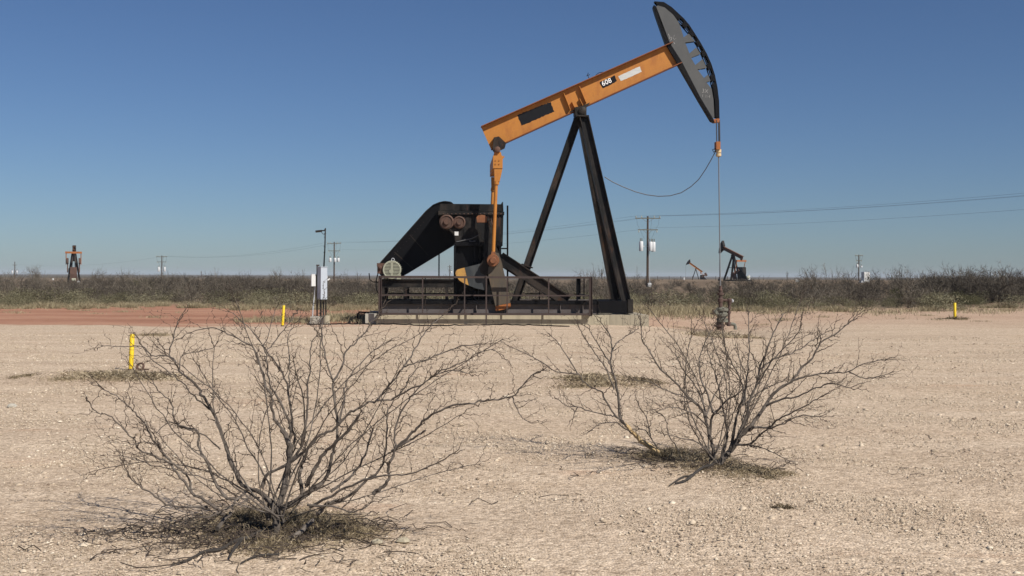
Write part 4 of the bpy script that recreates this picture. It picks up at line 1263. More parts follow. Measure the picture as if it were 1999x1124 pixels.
LB = [
 # trunk and fork
 ([(541,1062),(540,1030),(538,1003),(545,990)], 24, 17, 0, 0, 'bare'),
 ([(545,1098),(553,1062),(590,1035),(610,1015)], 19, 12, -.3, .05, 'bare'),
 ([(424,1032),(437,1015),(452,1000)], 14, 9, -.05, .1, 'bare'),
 ([(539,1005),(528,980),(500,958),(472,945),(451,902),(441,867),(425,825),(415,800),(397,775),(390,760),(367,737),(350,725),(342,705),(330,695),(335,670),(347,627)], 17, 3, 0, .35),
 ([(342,705),(330,695),(297,693),(275,677),(245,677),(203,675)], 5, 2, .2, .3),
 ([(415,800),(385,780),(362,752),(340,735),(302,705),(280,680),(270,660)], 6, 2, .2, -.1),
 ([(350,725),(357,692),(387,687),(420,676)], 4, 2, .2, .5),
 ([(437,1004),(409,983),(374,958),(346,923),(325,892),(304,867),(285,832),(267,810),(250,792),(232,775),(205,762)], 10, 2.4, -.1, -.4),
 ([(374,958),(363,925),(340,905),(300,890),(272,877),(257,855),(235,832),(212,810),(186,803),(176,786)], 7, 2.4, -.1, -.6),
 ([(320,890),(310,868),(290,865),(255,867)], 5, 2, -.2, -.4),
 ([(405,990),(363,990),(325,983),(297,965),(265,941),(251,927),(241,902)], 8, 2.4, -.1, -.5),
 ([(465,976),(440,969),(420,941),(402,899),(388,871),(387,840),(357,832),(340,815),(335,787),(310,762),(295,740)], 11, 2.4, 0, .15),
 ([(430,877),(400,850),(360,835),(330,825),(300,846),(285,830)], 5, 2, .1, .1),
 ([(540,1000),(553,955),(563,910),(566,880),(560,855),(550,838)], 18, 13, 0, .1, 'bare'),
 ([(562,890),(560,850),(535,817),(530,775),(517,747),(510,720),(497,682),(472,665),(445,652),(412,640),(362,652)], 11, 2.2, .1, .3),
 ([(562,880),(566,830),(545,780),(527,750),(522,712),(520,687),(537,665),(560,637),(572,620)], 9, 2.2, .1, .4),
 ([(520,690),(515,677),(525,650),(537,605)], 4, 2, .3, .5),
 ([(566,890),(575,860),(570,820),(562,760),(547,720),(525,692),(510,670),(495,650),(477,632),(453,610)], 9, 2, .1, .6),
 ([(562,770),(565,735),(565,700),(560,662),(572,640)], 5, 2, .3, .6),
 ([(570,900),(592,860),(600,800),(602,750),(605,720),(607,675),(620,650)], 9, 2.2, .05, .1),
 ([(588,870),(595,820),(590,770),(580,735),(572,700)], 7, 2.2, .05, -.3),
 ([(511,951),(521,927),(556,910),(598,878),(625,850),(655,835),(680,807),(700,797),(720,785),(735,782),(755,757),(772,737),(785,720),(800,712),(832,702),(870,687),(900,675),(935,672)], 10, 2.6, .05, -.1),
 ([(735,782),(765,780),(787,762),(800,737),(815,717)], 6, 2.2, -.05, .2),
 ([(765,780),(795,763),(825,750),(852,730),(887,722),(915,728)], 6, 2, -.05, -.4),
 ([(840,738),(870,720),(905,707),(930,690),(957,682),(975,690)], 4, 2, -.2, -.3),
 ([(785,720),(800,700),(810,682),(827,652),(845,632),(862,617)], 6, 2.4, -.05, .2),
 ([(547,990),(560,990),(602,962),(633,937),(647,895),(654,868),(660,825),(652,775),(650,745),(637,705),(630,665),(627,632)], 16, 2.8, 0, .3),
 ([(650,745),(665,722),(675,687),(695,667),(710,650),(740,612)], 7, 3, .2, .4),
 ([(660,825),(672,785),(672,760),(682,737),(702,710),(735,680),(755,668)], 7, 2.4, .1, .5),
 ([(598,948),(612,920),(633,885),(650,868),(680,840),(700,812)], 12, 7, 0, -.2),
 ([(619,1004),(637,985),(655,978),(675,972),(710,944),(738,920),(752,885),(755,840),(757,805),(768,782)], 12, 3, -.1, -.2),
 ([(605,990),(640,972),(675,951),(724,934),(756,927),(798,925),(847,906),(885,885)], 9, 2.4, -.1, -.6),
 ([(728,964),(745,952),(759,934),(759,906),(773,875),(770,850),(782,807),(802,775),(820,755),(842,735)], 12, 2.6, -.2, -.3),
 ([(773,875),(800,850),(817,832),(835,815),(862,800),(892,790),(925,785),(962,780),(1000,774),(1020,752),(1042,730)], 8, 3, -.2, -.5),
 ([(1000,774),(1008,795),(1016,812),(1030,822)], 3.4, 2, -.4, -.5),
 ([(765,880),(790,865),(812,852),(831,840)], 7, 5, -.2, -.3, 'bare'),
 ([(645,960),(675,940),(700,910),(715,880),(728,838)], 9, 5, -.1, .1),
 ([(480,960),(455,985),(430,1000),(400,1010),(370,1005)], 8, 3, 0, -.3),
 ([(590,965),(585,930),(592,900),(600,880)], 12, 8, .1, .3),
 ([(600,985),(650,990),(690,1000),(720,985)], 7, 3, -.2, -.3),
]
Yb = depth_on(541,1057)
bx = at(541,1057,Yb)
LB = [tuple(b) for b in LB]
bush('bare_bush', 'large leafless grey bush spreading across the left foreground gravel', (bx.x, Yb, 0), LB, 11, .80, .32, .0028, ((540,1015),17,12,170,390,390,.85), [([(560,1036),(540,1049),(520,1052),(490,1067),(462,1073),(430,1088),(398,1092),(365,1108),(335,1116)],12,3,.012), ([(470,1077),(455,1092),(448,1103)],7,3,.02), ([(545,1098),(500,1100),(470,1112)],5,2.5,.01)])

RB = [
 ([(1397,919),(1395,895),(1390,870),(1384,847),(1378,818),(1368,795),(1342,773),(1320,747),(1291,722),(1266,683),(1253,661),(1250,626)], 13, 2.2, 0, -.1),
 ([(1391,806),(1381,770),(1368,738),(1365,709),(1368,690),(1381,658),(1392,640)], 7, 2, 0, .4),
 ([(1378,818),(1370,780),(1352,745),(1330,715),(1318,690)], 6, 2, 0, .6),
 ([(1386,850),(1391,812),(1407,795),(1415,783),(1432,774),(1446,763)], 9, 3.4, 0, -.2),
 ([(1366,793),(1340,776),(1314,767),(1290,758),(1272,747),(1240,741)], 5, 2, -.1, -.5),
 ([(1384,835),(1360,812),(1335,800),(1312,795),(1290,800)], 5, 2, -.1, -.6),
 ([(1397,917),(1410,897),(1432,872),(1445,853),(1474,821),(1496,789),(1515,763),(1544,744),(1564,718),(1586,699),(1602,670),(1637,648),(1672,616)], 19, 2.4, 0, .2),
 ([(1544,744),(1568,736),(1592,731),(1631,728),(1656,725),(1688,709),(1720,702)], 6, 2.2, .05, -.2),
 ([(1656,725),(1672,733),(1688,738),(1712,736),(1733,730)], 3.6, 2, -.1, -.2),
 ([(1496,792),(1528,779),(1560,773),(1592,757),(1624,749),(1660,757)], 7, 2.2, 0, -.4),
 ([(1462,840),(1474,834),(1503,834),(1515,821),(1541,808),(1573,792),(1599,776)], 9, 2.4, 0, -.5),
 ([(1436,868),(1465,866),(1483,850),(1503,836),(1530,826),(1560,812),(1600,813)], 7, 2.2, -.05, -.7),
 ([(1420,886),(1429,866),(1435,824),(1445,792),(1451,760),(1439,728),(1423,695),(1412,668)], 11, 2.2, 0, .3),
 ([(1440,858),(1445,842),(1458,808),(1464,779),(1477,750),(1483,718),(1496,686),(1506,658),(1522,626),(1530,612)], 12, 2.4, 0, .3),
 ([(1408,898),(1419,850),(1416,818),(1407,779),(1400,744),(1387,706),(1380,680)], 9, 2.2, .05, .5),
 ([(1450,790),(1456,760),(1458,735),(1463,680),(1461,640),(1461,615)], 7, 2, .1, .6),
 ([(1477,750),(1490,735),(1500,712),(1520,690),(1550,660),(1562,640)], 6, 2.2, .1, -.1),
 ([(1483,720),(1510,702),(1545,690),(1580,668),(1610,650)], 5, 2, .1, .5),
 ([(1445,795),(1470,775),(1500,755),(1530,742)], 5, 2, .2, .8),
 ([(1435,868),(1455,868),(1480,872),(1510,884),(1532,895)], 5, 2, -.1, -.5),
 ([(1378,815),(1390,780),(1405,752),(1417,720),(1418,690)], 6, 2, .1, .7),
 ([(1400,905),(1380,880),(1358,862),(1330,855),(1302,848)], 5, 2, -.1, -.4),
]
Yr = depth_on(1398,916); rx = at(1398,916,Yr)
bush('bare_bush', 'leafless grey bush standing right of centre below the wellhead', (rx.x, Yr, 0), RB, 23, .95, .40, .0033, ((1400,905),9,58,116,220,290,.7), [([(1404,912),(1388,922),(1372,926),(1350,938),(1332,940),(1306,953)],7,2.5,.012), ([(1360,935),(1340,946),(1318,950)],6,3,.02)])
SB = [
 ([(1290,887),(1256,863),(1237,847),(1224,831),(1211,818),(1208,779),(1199,735),(1192,712),(1194,680),(1192,658),(1173,629)], 17, 2.2, 0, .2, 'tan'),
 ([(1222,829),(1211,818),(1199,808),(1179,776),(1176,765),(1163,760),(1141,747),(1128,731),(1086,725),(1058,706),(1032,693),(1003,680)], 7, 2, 0, -.1),
 ([(1200,812),(1192,811),(1150,802),(1128,794),(1106,792),(1090,780)], 4.6, 2, 0, -.3),
 ([(1128,794),(1122,806),(1118,818)], 3, 1.8, -.2, -.25),
 ([(1232,845),(1215,832),(1199,824),(1172,826),(1156,838)], 4, 2, 0, -.4),
 ([(1286,878),(1278,866),(1269,853),(1262,842),(1250,837)], 5, 2.4, 0, -.1),
 ([(1269,853),(1267,835),(1262,815),(1247,792)], 4, 2, 0, .2),
 ([(1199,760),(1182,720),(1167,696),(1144,664),(1128,635)], 5, 2, .05, .3),
 ([(1192,712),(1180,692),(1165,668),(1150,642)], 4.4, 2, .1, .5),
 ([(1128,731),(1110,700),(1090,670),(1075,655)], 4, 2, 0, .3),
 ([(1193,690),(1205,668),(1225,655),(1240,645)], 4, 2, .1, .5),
 ([(1330,892),(1318,868),(1306,850),(1300,820),(1289,808)], 4, 2, .1, .2),
]
Ys = depth_on(1290,893); sx_ = at(1290,893,Ys)
bush('bare_bush', 'smaller leafless bush with a peeled tan stem leaning left from beside the right-hand bush', (sx_.x, Ys, 0), SB, 31, .85, .34, .0031)

# ------------------------------------------------------------------ brush belt, grass, litter, gravel
RN = np.random.default_rng(5)
def blades(base, dirs, length, width, bend=None):
    """triangular blades: base (n,3), dirs unit (n,3)"""
    n = len(base)
    side = np.cross(dirs, RN.normal(size=(n,3))); side /= np.linalg.norm(side, axis=1, keepdims=True)+1e-9
    w = (side*width[:,None]/2)
    if bend is None:
        v = np.stack([base-w, base+w, base+dirs*length[:,None]], 1).reshape(-1,3)
        f = np.arange(3*n).reshape(-1,3); return v, f
    mid = base+dirs*length[:,None]*.55
    tip = mid+(dirs+bend)*length[:,None]*.45
    v = np.stack([base-w, base+w, mid+w*.7, mid-w*.7, tip], 1).reshape(-1,3)
    i = np.arange(n)*5
    f = np.concatenate([np.stack([i,i+1,i+2],1), np.stack([i,i+2,i+3],1), np.stack([i+3,i+2,i+4],1)])
    return v, f

def shrub_np(rng, h, w, stems, side, sub, tw, upright=.55):
    """twig blades of one shrub about the origin: (verts, faces, tint)"""
    V, Fc, T, off = [], [], [], 0
    B, D, Ln, Wd = [], [], [], []
    for s in range(stems):
        az = rng.uniform(0, 2*np.pi); el = rng.uniform(upright, 1.5)
        d = np.array([np.cos(az)*np.cos(el), np.sin(az)*np.cos(el), np.sin(el)])
        d[:2] *= w/h
        p = np.array([rng.normal(0,.08*w), rng.normal(0,.08*w), 0.])
        L = h*rng.uniform(.6,1.02)/max(.5, d[2])*(.9 if d[2] < .7 else 1)
        L = min(L, h*1.05)
        k = np.linspace(0, 1, 4); cur = p
        for a in range(3):
            dd = d+rng.normal(0,.16,3); B.append(cur); D.append(dd/np.linalg.norm(dd)); Ln.append(L/3*1.25); Wd.append(tw*2.0*(1-.25*a)); 
            for j in range(side):
                q = cur+dd*L/3*rng.random()
                e = dd/np.linalg.norm(dd)*.7+rng.normal(0,.5,3)+np.array([0,0,.28]); e /= np.linalg.norm(e)
                l2 = h*rng.uniform(.16,.42); B.append(q); D.append(e); Ln.append(l2); Wd.append(tw*1.2)
                for m in range(sub):
                    q2 = q+e*l2*rng.uniform(.2,.95); e2 = e+rng.normal(0,.65,3)+np.array([0,0,.1]); e2 /= np.linalg.norm(e2)
                    B.append(q2); D.append(e2); Ln.append(h*rng.uniform(.08,.22)); Wd.append(tw*.85)
            cur = cur+dd*L/3
    B, D, Ln, Wd = map(np.array, (B, D, Ln, Wd))
    B[:,2] = np.maximum(B[:,2], 0)
    v, f = blades(B, D, Ln, Wd)
    t = np.repeat(np.clip(rng.normal(.5,.22,len(B)),0,1), 3)
    return v, f, t

def tuft_np(rng, h, w, n, bw, bendy=.35):
    r = w*.5*np.sqrt(rng.random(n)); a = rng.uniform(0, 6.283, n)
    base = np.stack([r*np.cos(a), r*np.sin(a), np.zeros(n)], 1)
    d = np.stack([np.cos(a)*.45*r/w*2+rng.normal(0,.22,n), np.sin(a)*.45*r/w*2+rng.normal(0,.22,n), np.full(n,1.)], 1)
    d /= np.linalg.norm(d, axis=1, keepdims=True)
    L = h*rng.uniform(.45,1.05,n)*(1-.45*(r/w*2)**2)
    v, f = blades(base, d, L, bw*rng.uniform(.6,1.4,n))
    return v, f, np.repeat(np.clip(rng.normal(.5,.25,n),0,1), 3)

def leafy_np(rng, h, w, n, ls):
    """many small leaf faces in uneven clumps"""
    V, T = [], []
    nc = 26
    for c in range(nc):
        a = rng.uniform(0,6.283); zz = rng.uniform(.12,1)*h; rr = w*.5*np.sqrt(rng.random())*(1-.35*(zz/h)**2)
        cc = np.array([rr*np.cos(a), rr*np.sin(a), zz*.92]); m = n//nc
        p = cc+rng.normal(0,1,(m,3))*np.array([.15*w,.15*w,.11*h]); p[:,2] = np.maximum(p[:,2], .02)
        V.append(p); T.append(np.full(m, rng.uniform(.15,.85))+rng.normal(0,.15,m))
    P_ = np.concatenate(V); T = np.clip(np.concatenate(T),0,1); d = rng.normal(size=P_.shape); d[:,2] = np.abs(d[:,2])+.2
    d /= np.linalg.norm(d, axis=1, keepdims=True)
    v, f = blades(P_, d, ls*rng.uniform(.7,1.5,len(P_)), ls*.55*rng.uniform(.6,1.3,len(P_)))
    st = []
    return v, f, np.repeat(T, 3)

SHR = [shrub_np(RN, 1.0, RN.uniform(.9,1.25), RN.integers(12,18), 5, 4, .011) for _ in range(7)]
TUF = [tuft_np(RN, 1.0, RN.uniform(1.1,1.6), 420, .028) for _ in range(5)]
EVG = [leafy_np(RN, 1.0, 1.25, 1500, .055) for _ in range(3)]
SAG = [leafy_np(RN, 1.0, 1.5, 1100, .06) for _ in range(4)]

def edge_y(px):
    """photo row where the brush meets the cleared pad"""
    xs = [0,200,330,430,640,760,1000,1240,1300,1500,1700,1850,1999,2300,-300]
    ys = [604,603,598,604,606,606,606,606,606,609,609,608,604,600,604]
    o = np.argsort(xs); return np.interp(px, np.array(xs)[o], np.array(ys)[o])

def place_individuals():
    SH_M = [npmesh('branches', v, f, M['scrub'], None, t, False) for v, f, t in SHR]
    TU_M = [npmesh('blades', v, f, M['grass'], None, t, False) for v, f, t in TUF]
    SA_M = [npmesh('foliage', v, f, M['sage'], None, t, False) for v, f, t in SAG]
    EV_M = [npmesh('foliage', v, f, M['evergreen'], None, t, False) for v, f, t in EVG]
    rnd = random.Random(77)
    def put(name, me, px, Y, h, wf, label, cat, group):
        x = (px-CX)/F*Y
        o = bpy.data.objects.new(name, me); COL.objects.link(o)
        o.location = (x, Y, ground_z(x, Y)-.02); o.rotation_euler = (0,0,rnd.uniform(0,6.28)); o.scale = (h*wf, h*wf, h)
        tag(o, label, cat, group)
    patch_h = lambda q: .78+.26*math.sin(q*.021+1.3)+.22*math.sin(q*.0087+.4)+.12*math.sin(q*.057)
    # front row of bare shrubs
    px = -60
    while px < 2080:
        Ye = depth_on(px, edge_y(px))
        Y = Ye*1.10+rnd.uniform(0,9)
        right = px > 1560; left = px < 700
        h = rnd.uniform(.85,1.55)*min(1.12, max(.5, patch_h(px)))
        if px > 1800: h *= 1.25
        if 1235 < px < 1540: h *= .88
        put('bare_shrub', rnd.choice(SH_M), px, Y, h, rnd.uniform(.9,1.35), 'low leafless grey brown shrub in the brush behind the cleared ground', 'shrub', 'bare shrubs at the front of the brush')
        px += rnd.uniform(14,26)
    # tall ones that break the skyline
    for px, top in ((70,524),(75,528),(188,528),(245,530),(545,530),(590,535),(20,532),(330,532),(420,533),(470,534),(690,531),(1155,527),(1185,524),(1230,534),(1587,527),(1625,526),(1655,531),(1592,533),(1710,532),(1755,529),(1765,529),(1800,531),(1850,531),(1868,525),(1890,527),(1905,530),(1935,531),(1955,523),(1972,532),(1990,529),(2010,527),(1832,535),(1740,531)):
        Y = rnd.uniform(66,88) if px > 1560 else rnd.uniform(72,105)
        x = (px-CX)/F*Y; h = at(px, top, Y).z-ground_z(x, Y)
        put('tall_shrub', rnd.choice(SH_M), px, Y, h, rnd.uniform(.45,.8) if px < 1800 else rnd.uniform(.9,1.3), 'taller leafless shrub whose bare twigs rise above the brush skyline', 'shrub', 'tall bare shrubs on the brush skyline')
    # grass clumps along the front edge
    px = -40
    while px < 2060:
        Y = depth_on(px, edge_y(px))*rnd.uniform(.985,1.06)
        if 1560 < px and rnd.random() < .55: px += 20; continue
        if 325 < px < 365 and rnd.random() < .8: px += 10; continue
        put('grass_clump', rnd.choice(TU_M), px, Y, rnd.uniform(.2,.52), rnd.uniform(1.0,2.0), 'pale dry grass clump along the front edge of the brush', 'grass clump', 'dry grass clumps along the brush edge')
        px += rnd.uniform(7,20)
    # sage
    for _ in range(130):
        px = rnd.uniform(-20,2020); Y = depth_on(px, edge_y(px))*rnd.uniform(1.02,1.20)
        put('sage_bush', rnd.choice(SA_M), px, Y, rnd.uniform(.45,.95), rnd.uniform(.9,1.6), 'rounded olive grey bush at the front of the brush', 'bush', 'olive grey bushes in the brush')
    for px, top, Y, w in ((283,546,84,1.1), (1756,562,66,1.0), (1772,572,65,.9), (1875,568,64,1.0), (1900,575,63,1.2), (268,556,83,.8), (195,570,70,.8)):
        x = (px-CX)/F*Y; h = at(px, top, Y).z-ground_z(x, Y)
        put('evergreen_shrub', rnd.choice(EV_M), px, Y, h, w, 'dark green leafy shrub standing among the bare brush', 'shrub', 'dark green shrubs in the brush')
place_individuals()

def scrub_mass():
    V, Fc, T, off = [], [], [], 0
    rng = np.random.default_rng(9)
    n = 0
    for row in range(1750):
        u = rng.random()
        Y = 66*np.exp(u**1.15*np.log(300/66))
        half = Y*.52
        x = rng.uniform(-half, half)
        px = CX+x/Y*F
        h = rng.uniform(.7,1.75)*np.clip(.8+.3*np.sin(x*.11+1+.03*Y)+.25*np.sin(Y*.09+x*.05), .45, 1.15)
        if px > 1800: h *= 1.05
        if px > 1800 and Y < 120: h *= 1.2
        if 1235 < px < 1560: h *= .85; 
        zg = float(gz(x, Y))
        top = HY - (zg+h-CAMZ)/Y*F
        # keep the mass below the skyline measured in the place: nothing here stands taller than a person
        gap = rng.uniform(4, 16) if px < 1800 else rng.uniform(-5, 9)
        h = min(h, CAMZ-zg-gap/F*Y)
        if h < .25: continue
        if 1235 < px < 1560 and Y > 130: h = min(h, .85)
        if rng.random() < .16: v, f, t = SAG[rng.integers(len(SAG))]; h *= .55
        else: v, f, t = SHR[rng.integers(len(SHR))]
        a = rng.uniform(0,6.283); c, s = np.cos(a), np.sin(a); wf = h*rng.uniform(.95,1.5)
        vv = np.stack([(v[:,0]*c-v[:,1]*s)*wf, (v[:,0]*s+v[:,1]*c)*wf, v[:,2]*h], 1)+np.array([x, Y, zg-.03])
        tt = np.clip(t+rng.normal(0,.28), 0, 1)
        V.append(vv); Fc.append(f+off); T.append(tt); off += len(vv)
    o = npmesh('brush', np.concatenate(V), np.concatenate(Fc), M['scrub'], None, np.concatenate(T))
    tag(o, 'belt of bare grey brown brush covering the plain behind the cleared ground', 'brush', kind='stuff')
scrub_mass()

def grass_stuff():
    rng = np.random.default_rng(21)
    V, Fc, T, off = [], [], [], 0
    def add(x, y, h, w, lean=.35, tmu=.5, flat=0.0):
        nonlocal off
        n = len(x)
        base = np.stack([x, y, gz(x, y)-.005], 1)
        d = rng.normal(0, lean, (n,3)); d[:,2] = 1-flat*rng.random(n)
        d /= np.linalg.norm(d, axis=1, keepdims=True)
        bend = rng.normal(0,.35,(n,3)); bend[:,2] -= .2
        v, f = blades(base, d, h*rng.uniform(.4,1.1,n), np.full(n, w)*rng.uniform(.6,1.3,n), bend)
        V.append(v); Fc.append(f+off); T.append(np.repeat(np.clip(rng.normal(tmu,.22,n),0,1), 5)); off += len(v)
    # strip along the brush
    n = 17000; px = rng.uniform(-30,2030,n); py = edge_y(px)+rng.normal(-4,3.2,n)+3*np.sin(px*.03)
    Y = CAMZ*F/(np.maximum(py-HY, 40)); add((px-CX)/F*Y, Y, .22, .018)
    # strip around the cabinet footing and the left end of the base
    n = 5200; px = rng.uniform(455,742,n); Y = 41.0+rng.normal(.4,.8,n)+.5*np.sin(px*.05); keep = (rng.random(n) < np.clip((px-440)/80, 0, 1)); 
    add(((px-CX)/F*Y)[keep], Y[keep], .24, .016)
    n = 1500; px = rng.uniform(640,735,n); Y = 42.5+rng.normal(0,.8,n); add((px-CX)/F*Y, Y, .4, .018)
    # sparse tufts on the red soil
    for _ in range(42):
        px = rng.uniform(0,2000); Y = rng.uniform(42,57); x0 = (px-CX)/F*Y; m = rng.integers(30,130)
        add(x0+rng.normal(0,.25,m), Y+rng.normal(0,.1,m), .14, .012)
    # right end of the base
    n = 2600; px = rng.uniform(1236,1420,n); Y = 53+rng.normal(0,2,n); add((px-CX)/F*Y, Y, .45, .022)
    o = npmesh('dry_grass', np.concatenate(V), np.concatenate(Fc), M['grass'], None, np.concatenate(T))
    tag(o, 'thin dry grass edging the brush and the bare red soil', 'grass', kind='stuff')
grass_stuff()

def litter_patch(name, label, cx_px, cy_px, sx, sy, n, h, w, tmu, seed, skew=0.0, sticks=0, lean=.8):
    rng = np.random.default_rng(seed)
    Y0 = depth_on(cx_px, cy_px); x0 = at(cx_px, cy_px, Y0).x
    nc = max(8, int(14*sx*sy/.3)); nc = min(nc, 46)
    rc = np.sqrt(rng.random(nc))*(1+.12*rng.normal(size=nc)); ac = rng.uniform(0,6.283,nc)
    angc = .8+.22*np.sin(3*ac+seed)+.14*np.sin(5*ac)
    cx_, cy_ = x0+rc*np.cos(ac)*sx*angc, Y0+rc*np.sin(ac)*sy*angc+skew*rc*np.cos(ac)*sx
    wt = rng.uniform(.15,1,nc)**1.5; wt /= wt.sum(); ci = rng.choice(nc, n, p=wt)
    spread = rng.uniform(.10,.30,nc)[ci]*np.where(rng.random(n) < .14, 2.6, 1.0)
    x = cx_[ci]+rng.normal(0,1,n)*spread*sx; y = cy_[ci]+rng.normal(0,1,n)*spread*sy
    hc = rng.uniform(.35,1.5,nc)[ci]; tc_ = rng.normal(0,.16,nc)[ci]
    r = np.hypot((x-x0)/sx, (y-Y0)/sy)
    base = np.stack([x, y, gz(x, y)-.004], 1)
    d = rng.normal(0, lean, (n,3)); d[:,2] = np.abs(rng.normal(.22,.3,n)); d /= np.linalg.norm(d, axis=1, keepdims=True)
    bend = rng.normal(0,.5,(n,3)); bend[:,2] -= .25
    v, f = blades(base, d, h*hc*rng.uniform(.4,1.2,n)*np.clip(1.25-r*.6,.3,1.2), w*rng.uniform(.5,1.4,n), bend)
    t = np.repeat(np.clip(rng.normal(tmu,.22,n)+tc_,0,1), 5)
    o = npmesh(name, v, f, M['litter'], None, t)
    return tag(o, label, 'grass', kind='stuff')
litter_patch('dry_grass', 'grey dead grass and twig litter under the left bush', 585, 1046, .78, 1.0, 15000, .060, .0036, .50, 3)
litter_patch('dry_grass', 'darker litter at the foot of the left bush', 520, 1030, .62, .75, 7000, .11, .004, .40, 4)
litter_patch('dry_grass', 'dead grass under the right bush', 1372, 907, .60, .85, 6000, .075, .0045, .45, 5)
litter_patch('dry_grass', 'green grey grass by the tan stemmed bush', 1322, 893, .40, .6, 4500, .11, .0045, .38, 6)
litter_patch('dry_grass', 'flat mat of dead grass right of the right bush', 1470, 925, .42, .36, 3200, .05, .0045, .5, 7, -.18)
litter_patch('dry_grass', 'flat grey mat of dead grass in front of the thick yellow post', 230, 741, 1.15, .75, 9500, .095, .010, .52, 8)
litter_patch('dry_grass', 'flat mat of dead grass behind the tan stemmed bush', 1178, 750, .95, .7, 7500, .095, .010, .48, 9)
litter_patch('dry_grass', 'dead grass heaped around the wellhead', 1410, 648, 1.05, 1.5, 6000, .26, .02, .55, 10)
litter_patch('dry_grass', 'small grey tuft mat behind the left bush', 305, 655, .6, .7, 1300, .13, .012, .45, 12)
litter_patch('dry_grass', 'thin weeds by the short yellow post', 1864, 623, .45, .7, 900, .22, .02, .3, 13)
litter_patch('dry_grass', 'small dark weed mat at the left edge', 40, 744, .28, .3, 1200, .06, .008, .3, 14)
litter_patch('dry_grass', 'small dark weed mat on the gravel right of the bushes', 1527, 996, .10, .10, 700, .05, .004, .2, 15)

def sticks():
    rnd = random.Random(15); m_ = MB()
    for cx, cy, sx, sy, n in ((560,1050,.75,.7,210), (430,1040,.7,.7,220), (400,1080,.7,.5,70), (1330,900,.6,.7,120), (1380,915,.7,.5,60), (1600,900,1.6,1.2,14), (900,950,2.2,1.2,16), (1180,750,.9,.5,40), (230,738,1.2,.6,50)):
        Y0 = depth_on(cx, cy); x0 = at(cx, cy, Y0).x
        for _ in range(n):
            x, y = x0+rnd.gauss(0,.55)*sx, Y0+rnd.gauss(0,.55)*sy; a = rnd.uniform(0,6.28); L = rnd.uniform(.05,.28)
            z = ground_z(x, y)+.004; pts = []
            for i in range(4):
                pts.append((x+math.cos(a)*L*i/3, y+math.sin(a)*L*i/3, z+rnd.uniform(0,.02)+(.02 if rnd.random() < .3 else 0))); a += rnd.gauss(0,.35)
            m_.tube(pts, rnd.uniform(.0018,.004), 4)
    o = m_.build('fallen_twigs', M['twig'], None)
    tag(o, 'loose dead twigs scattered over the gravel', 'twigs', kind='stuff')
sticks()

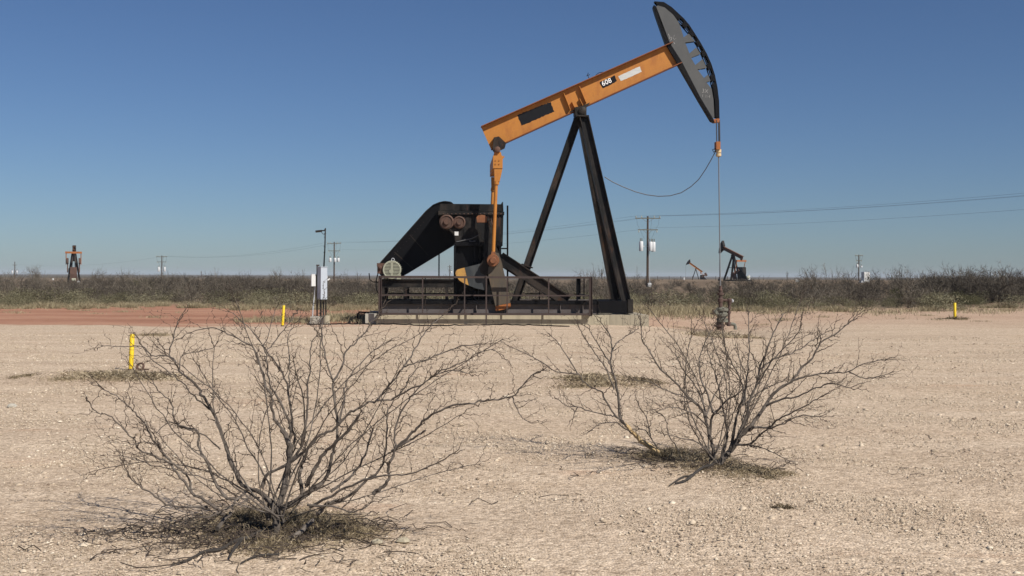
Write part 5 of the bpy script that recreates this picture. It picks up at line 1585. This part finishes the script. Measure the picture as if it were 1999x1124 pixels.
def gravel():
    rng = np.random.default_rng(33)
    # low polyhedral pebble: irregular octahedra
    oct_v = np.array([[1,0,0],[0,1,0],[-1,0,0],[0,-1,0],[0,0,1],[0,0,-.5],[.62,.62,.5],[-.62,.55,.45],[-.6,-.6,.5],[.6,-.62,.45]])
    oct_f = np.array([[0,6,4],[6,1,4],[1,7,4],[7,2,4],[2,8,4],[8,3,4],[3,9,4],[9,0,4],[0,1,6],[1,2,7],[2,3,8],[3,0,9]])
    n = 380000
    # density per view: near ones small
    u = rng.random(n); Y = 4.6*np.exp(u*np.log(32/4.6))
    x = rng.uniform(-.50,.50,n)*Y
    clump = np.sin(x*1.7+np.sin(Y*1.3)*2)+np.sin(Y*2.2+x*.6+1)+.8*np.sin(x*.5-Y*.9)
    keep = rng.random(n) < np.clip(.55+.28*clump, .12, 1)
    x, Y = x[keep], Y[keep]; n = len(x)
    size = .0022*np.exp(rng.normal(0,.5,n))*(1+Y/10)
    size = np.minimum(size, .03); big = rng.random(n) < .004; size[big] *= 2.0
    size = np.minimum(size, .035)
    z = gz(x, Y)
    jit = 1+rng.normal(0,.2,(n,len(oct_v),3))
    a = rng.uniform(0,6.283,n); c, s = np.cos(a), np.sin(a)
    el = rng.uniform(.7,1.5,n)
    V = oct_v[None]*jit*size[:,None,None]
    V[:,:,0] *= el[:,None]; V[:,:,2] *= rng.uniform(.55,.95,n)[:,None]
    X2 = V[:,:,0]*c[:,None]-V[:,:,1]*s[:,None]; Y2 = V[:,:,0]*s[:,None]+V[:,:,1]*c[:,None]
    V = np.stack([X2+x[:,None], Y2+Y[:,None], V[:,:,2]+z[:,None]+size[:,None]*.15], -1).reshape(-1,3)
    f = (oct_f[None]+(np.arange(n)*len(oct_v))[:,None,None]).reshape(-1,3)
    t = np.repeat(np.clip(rng.normal(.55,.24,n),0,1), len(oct_v))
    o = npmesh('gravel', V, f, M['pebble'], None, t)
    tag(o, 'loose pale caliche gravel scattered over the cleared ground', 'gravel', kind='stuff')
gravel()

# a few larger stones
def stones():
    rnd = random.Random(3)
    for px, py, s, lab in ((23,798,.05,'lone grey stone on the gravel at the left edge'), (736,1072,.03,'pale stone right of the left bush litter'), (1352,745,.0,''), (787,1068,.035,'second pale stone beyond the left bush litter')):
        if s == 0: continue
        Y = depth_on(px, py); x = at(px, py, Y).x
        m_ = MB(); n = 10
        prof = [(.0,-.3),(.7,-.2),(1,.15),(.8,.55),(.35,.8),(0,.85)]
        m_.lathe((0,0,0), [(r*s, h*s) for r, h in prof], n)
        m_.v = [(a*rnd.uniform(.8,1.25)*1.2, b*rnd.uniform(.8,1.2), c*rnd.uniform(.8,1.15)) for a, b, c in m_.v]
        o = m_.build('stone', M['concrete_grey'] if px < 100 else M['concrete'], None, False)
        o.location = (x, Y, ground_z(x, Y)); tag(o, lab, 'stone')
stones()

# ------------------------------------------------------------------ the air
def haze():
    o = MB().box(-6500, 6500, -2100, 6500, -4, 16).build('haze', M_haze(), None)
    tag(o, 'thin dry haze over the plain', 'haze', kind='stuff'); o.display_type = 'WIRE'
def M_haze():
    m = bpy.data.materials.new('thin_haze'); m.use_nodes = True
    nt = m.node_tree
    for n in list(nt.nodes): nt.nodes.remove(n)
    v = nt.nodes.new('ShaderNodeVolumePrincipled'); v.inputs['Density'].default_value = 0.00013
    v.inputs['Color'].default_value = (.80, .88, 1.0, 1); v.inputs['Anisotropy'].default_value = 0.0
    o = nt.nodes.new('ShaderNodeOutputMaterial'); nt.links.new(v.outputs[0], o.inputs['Volume'])
    return m
haze()
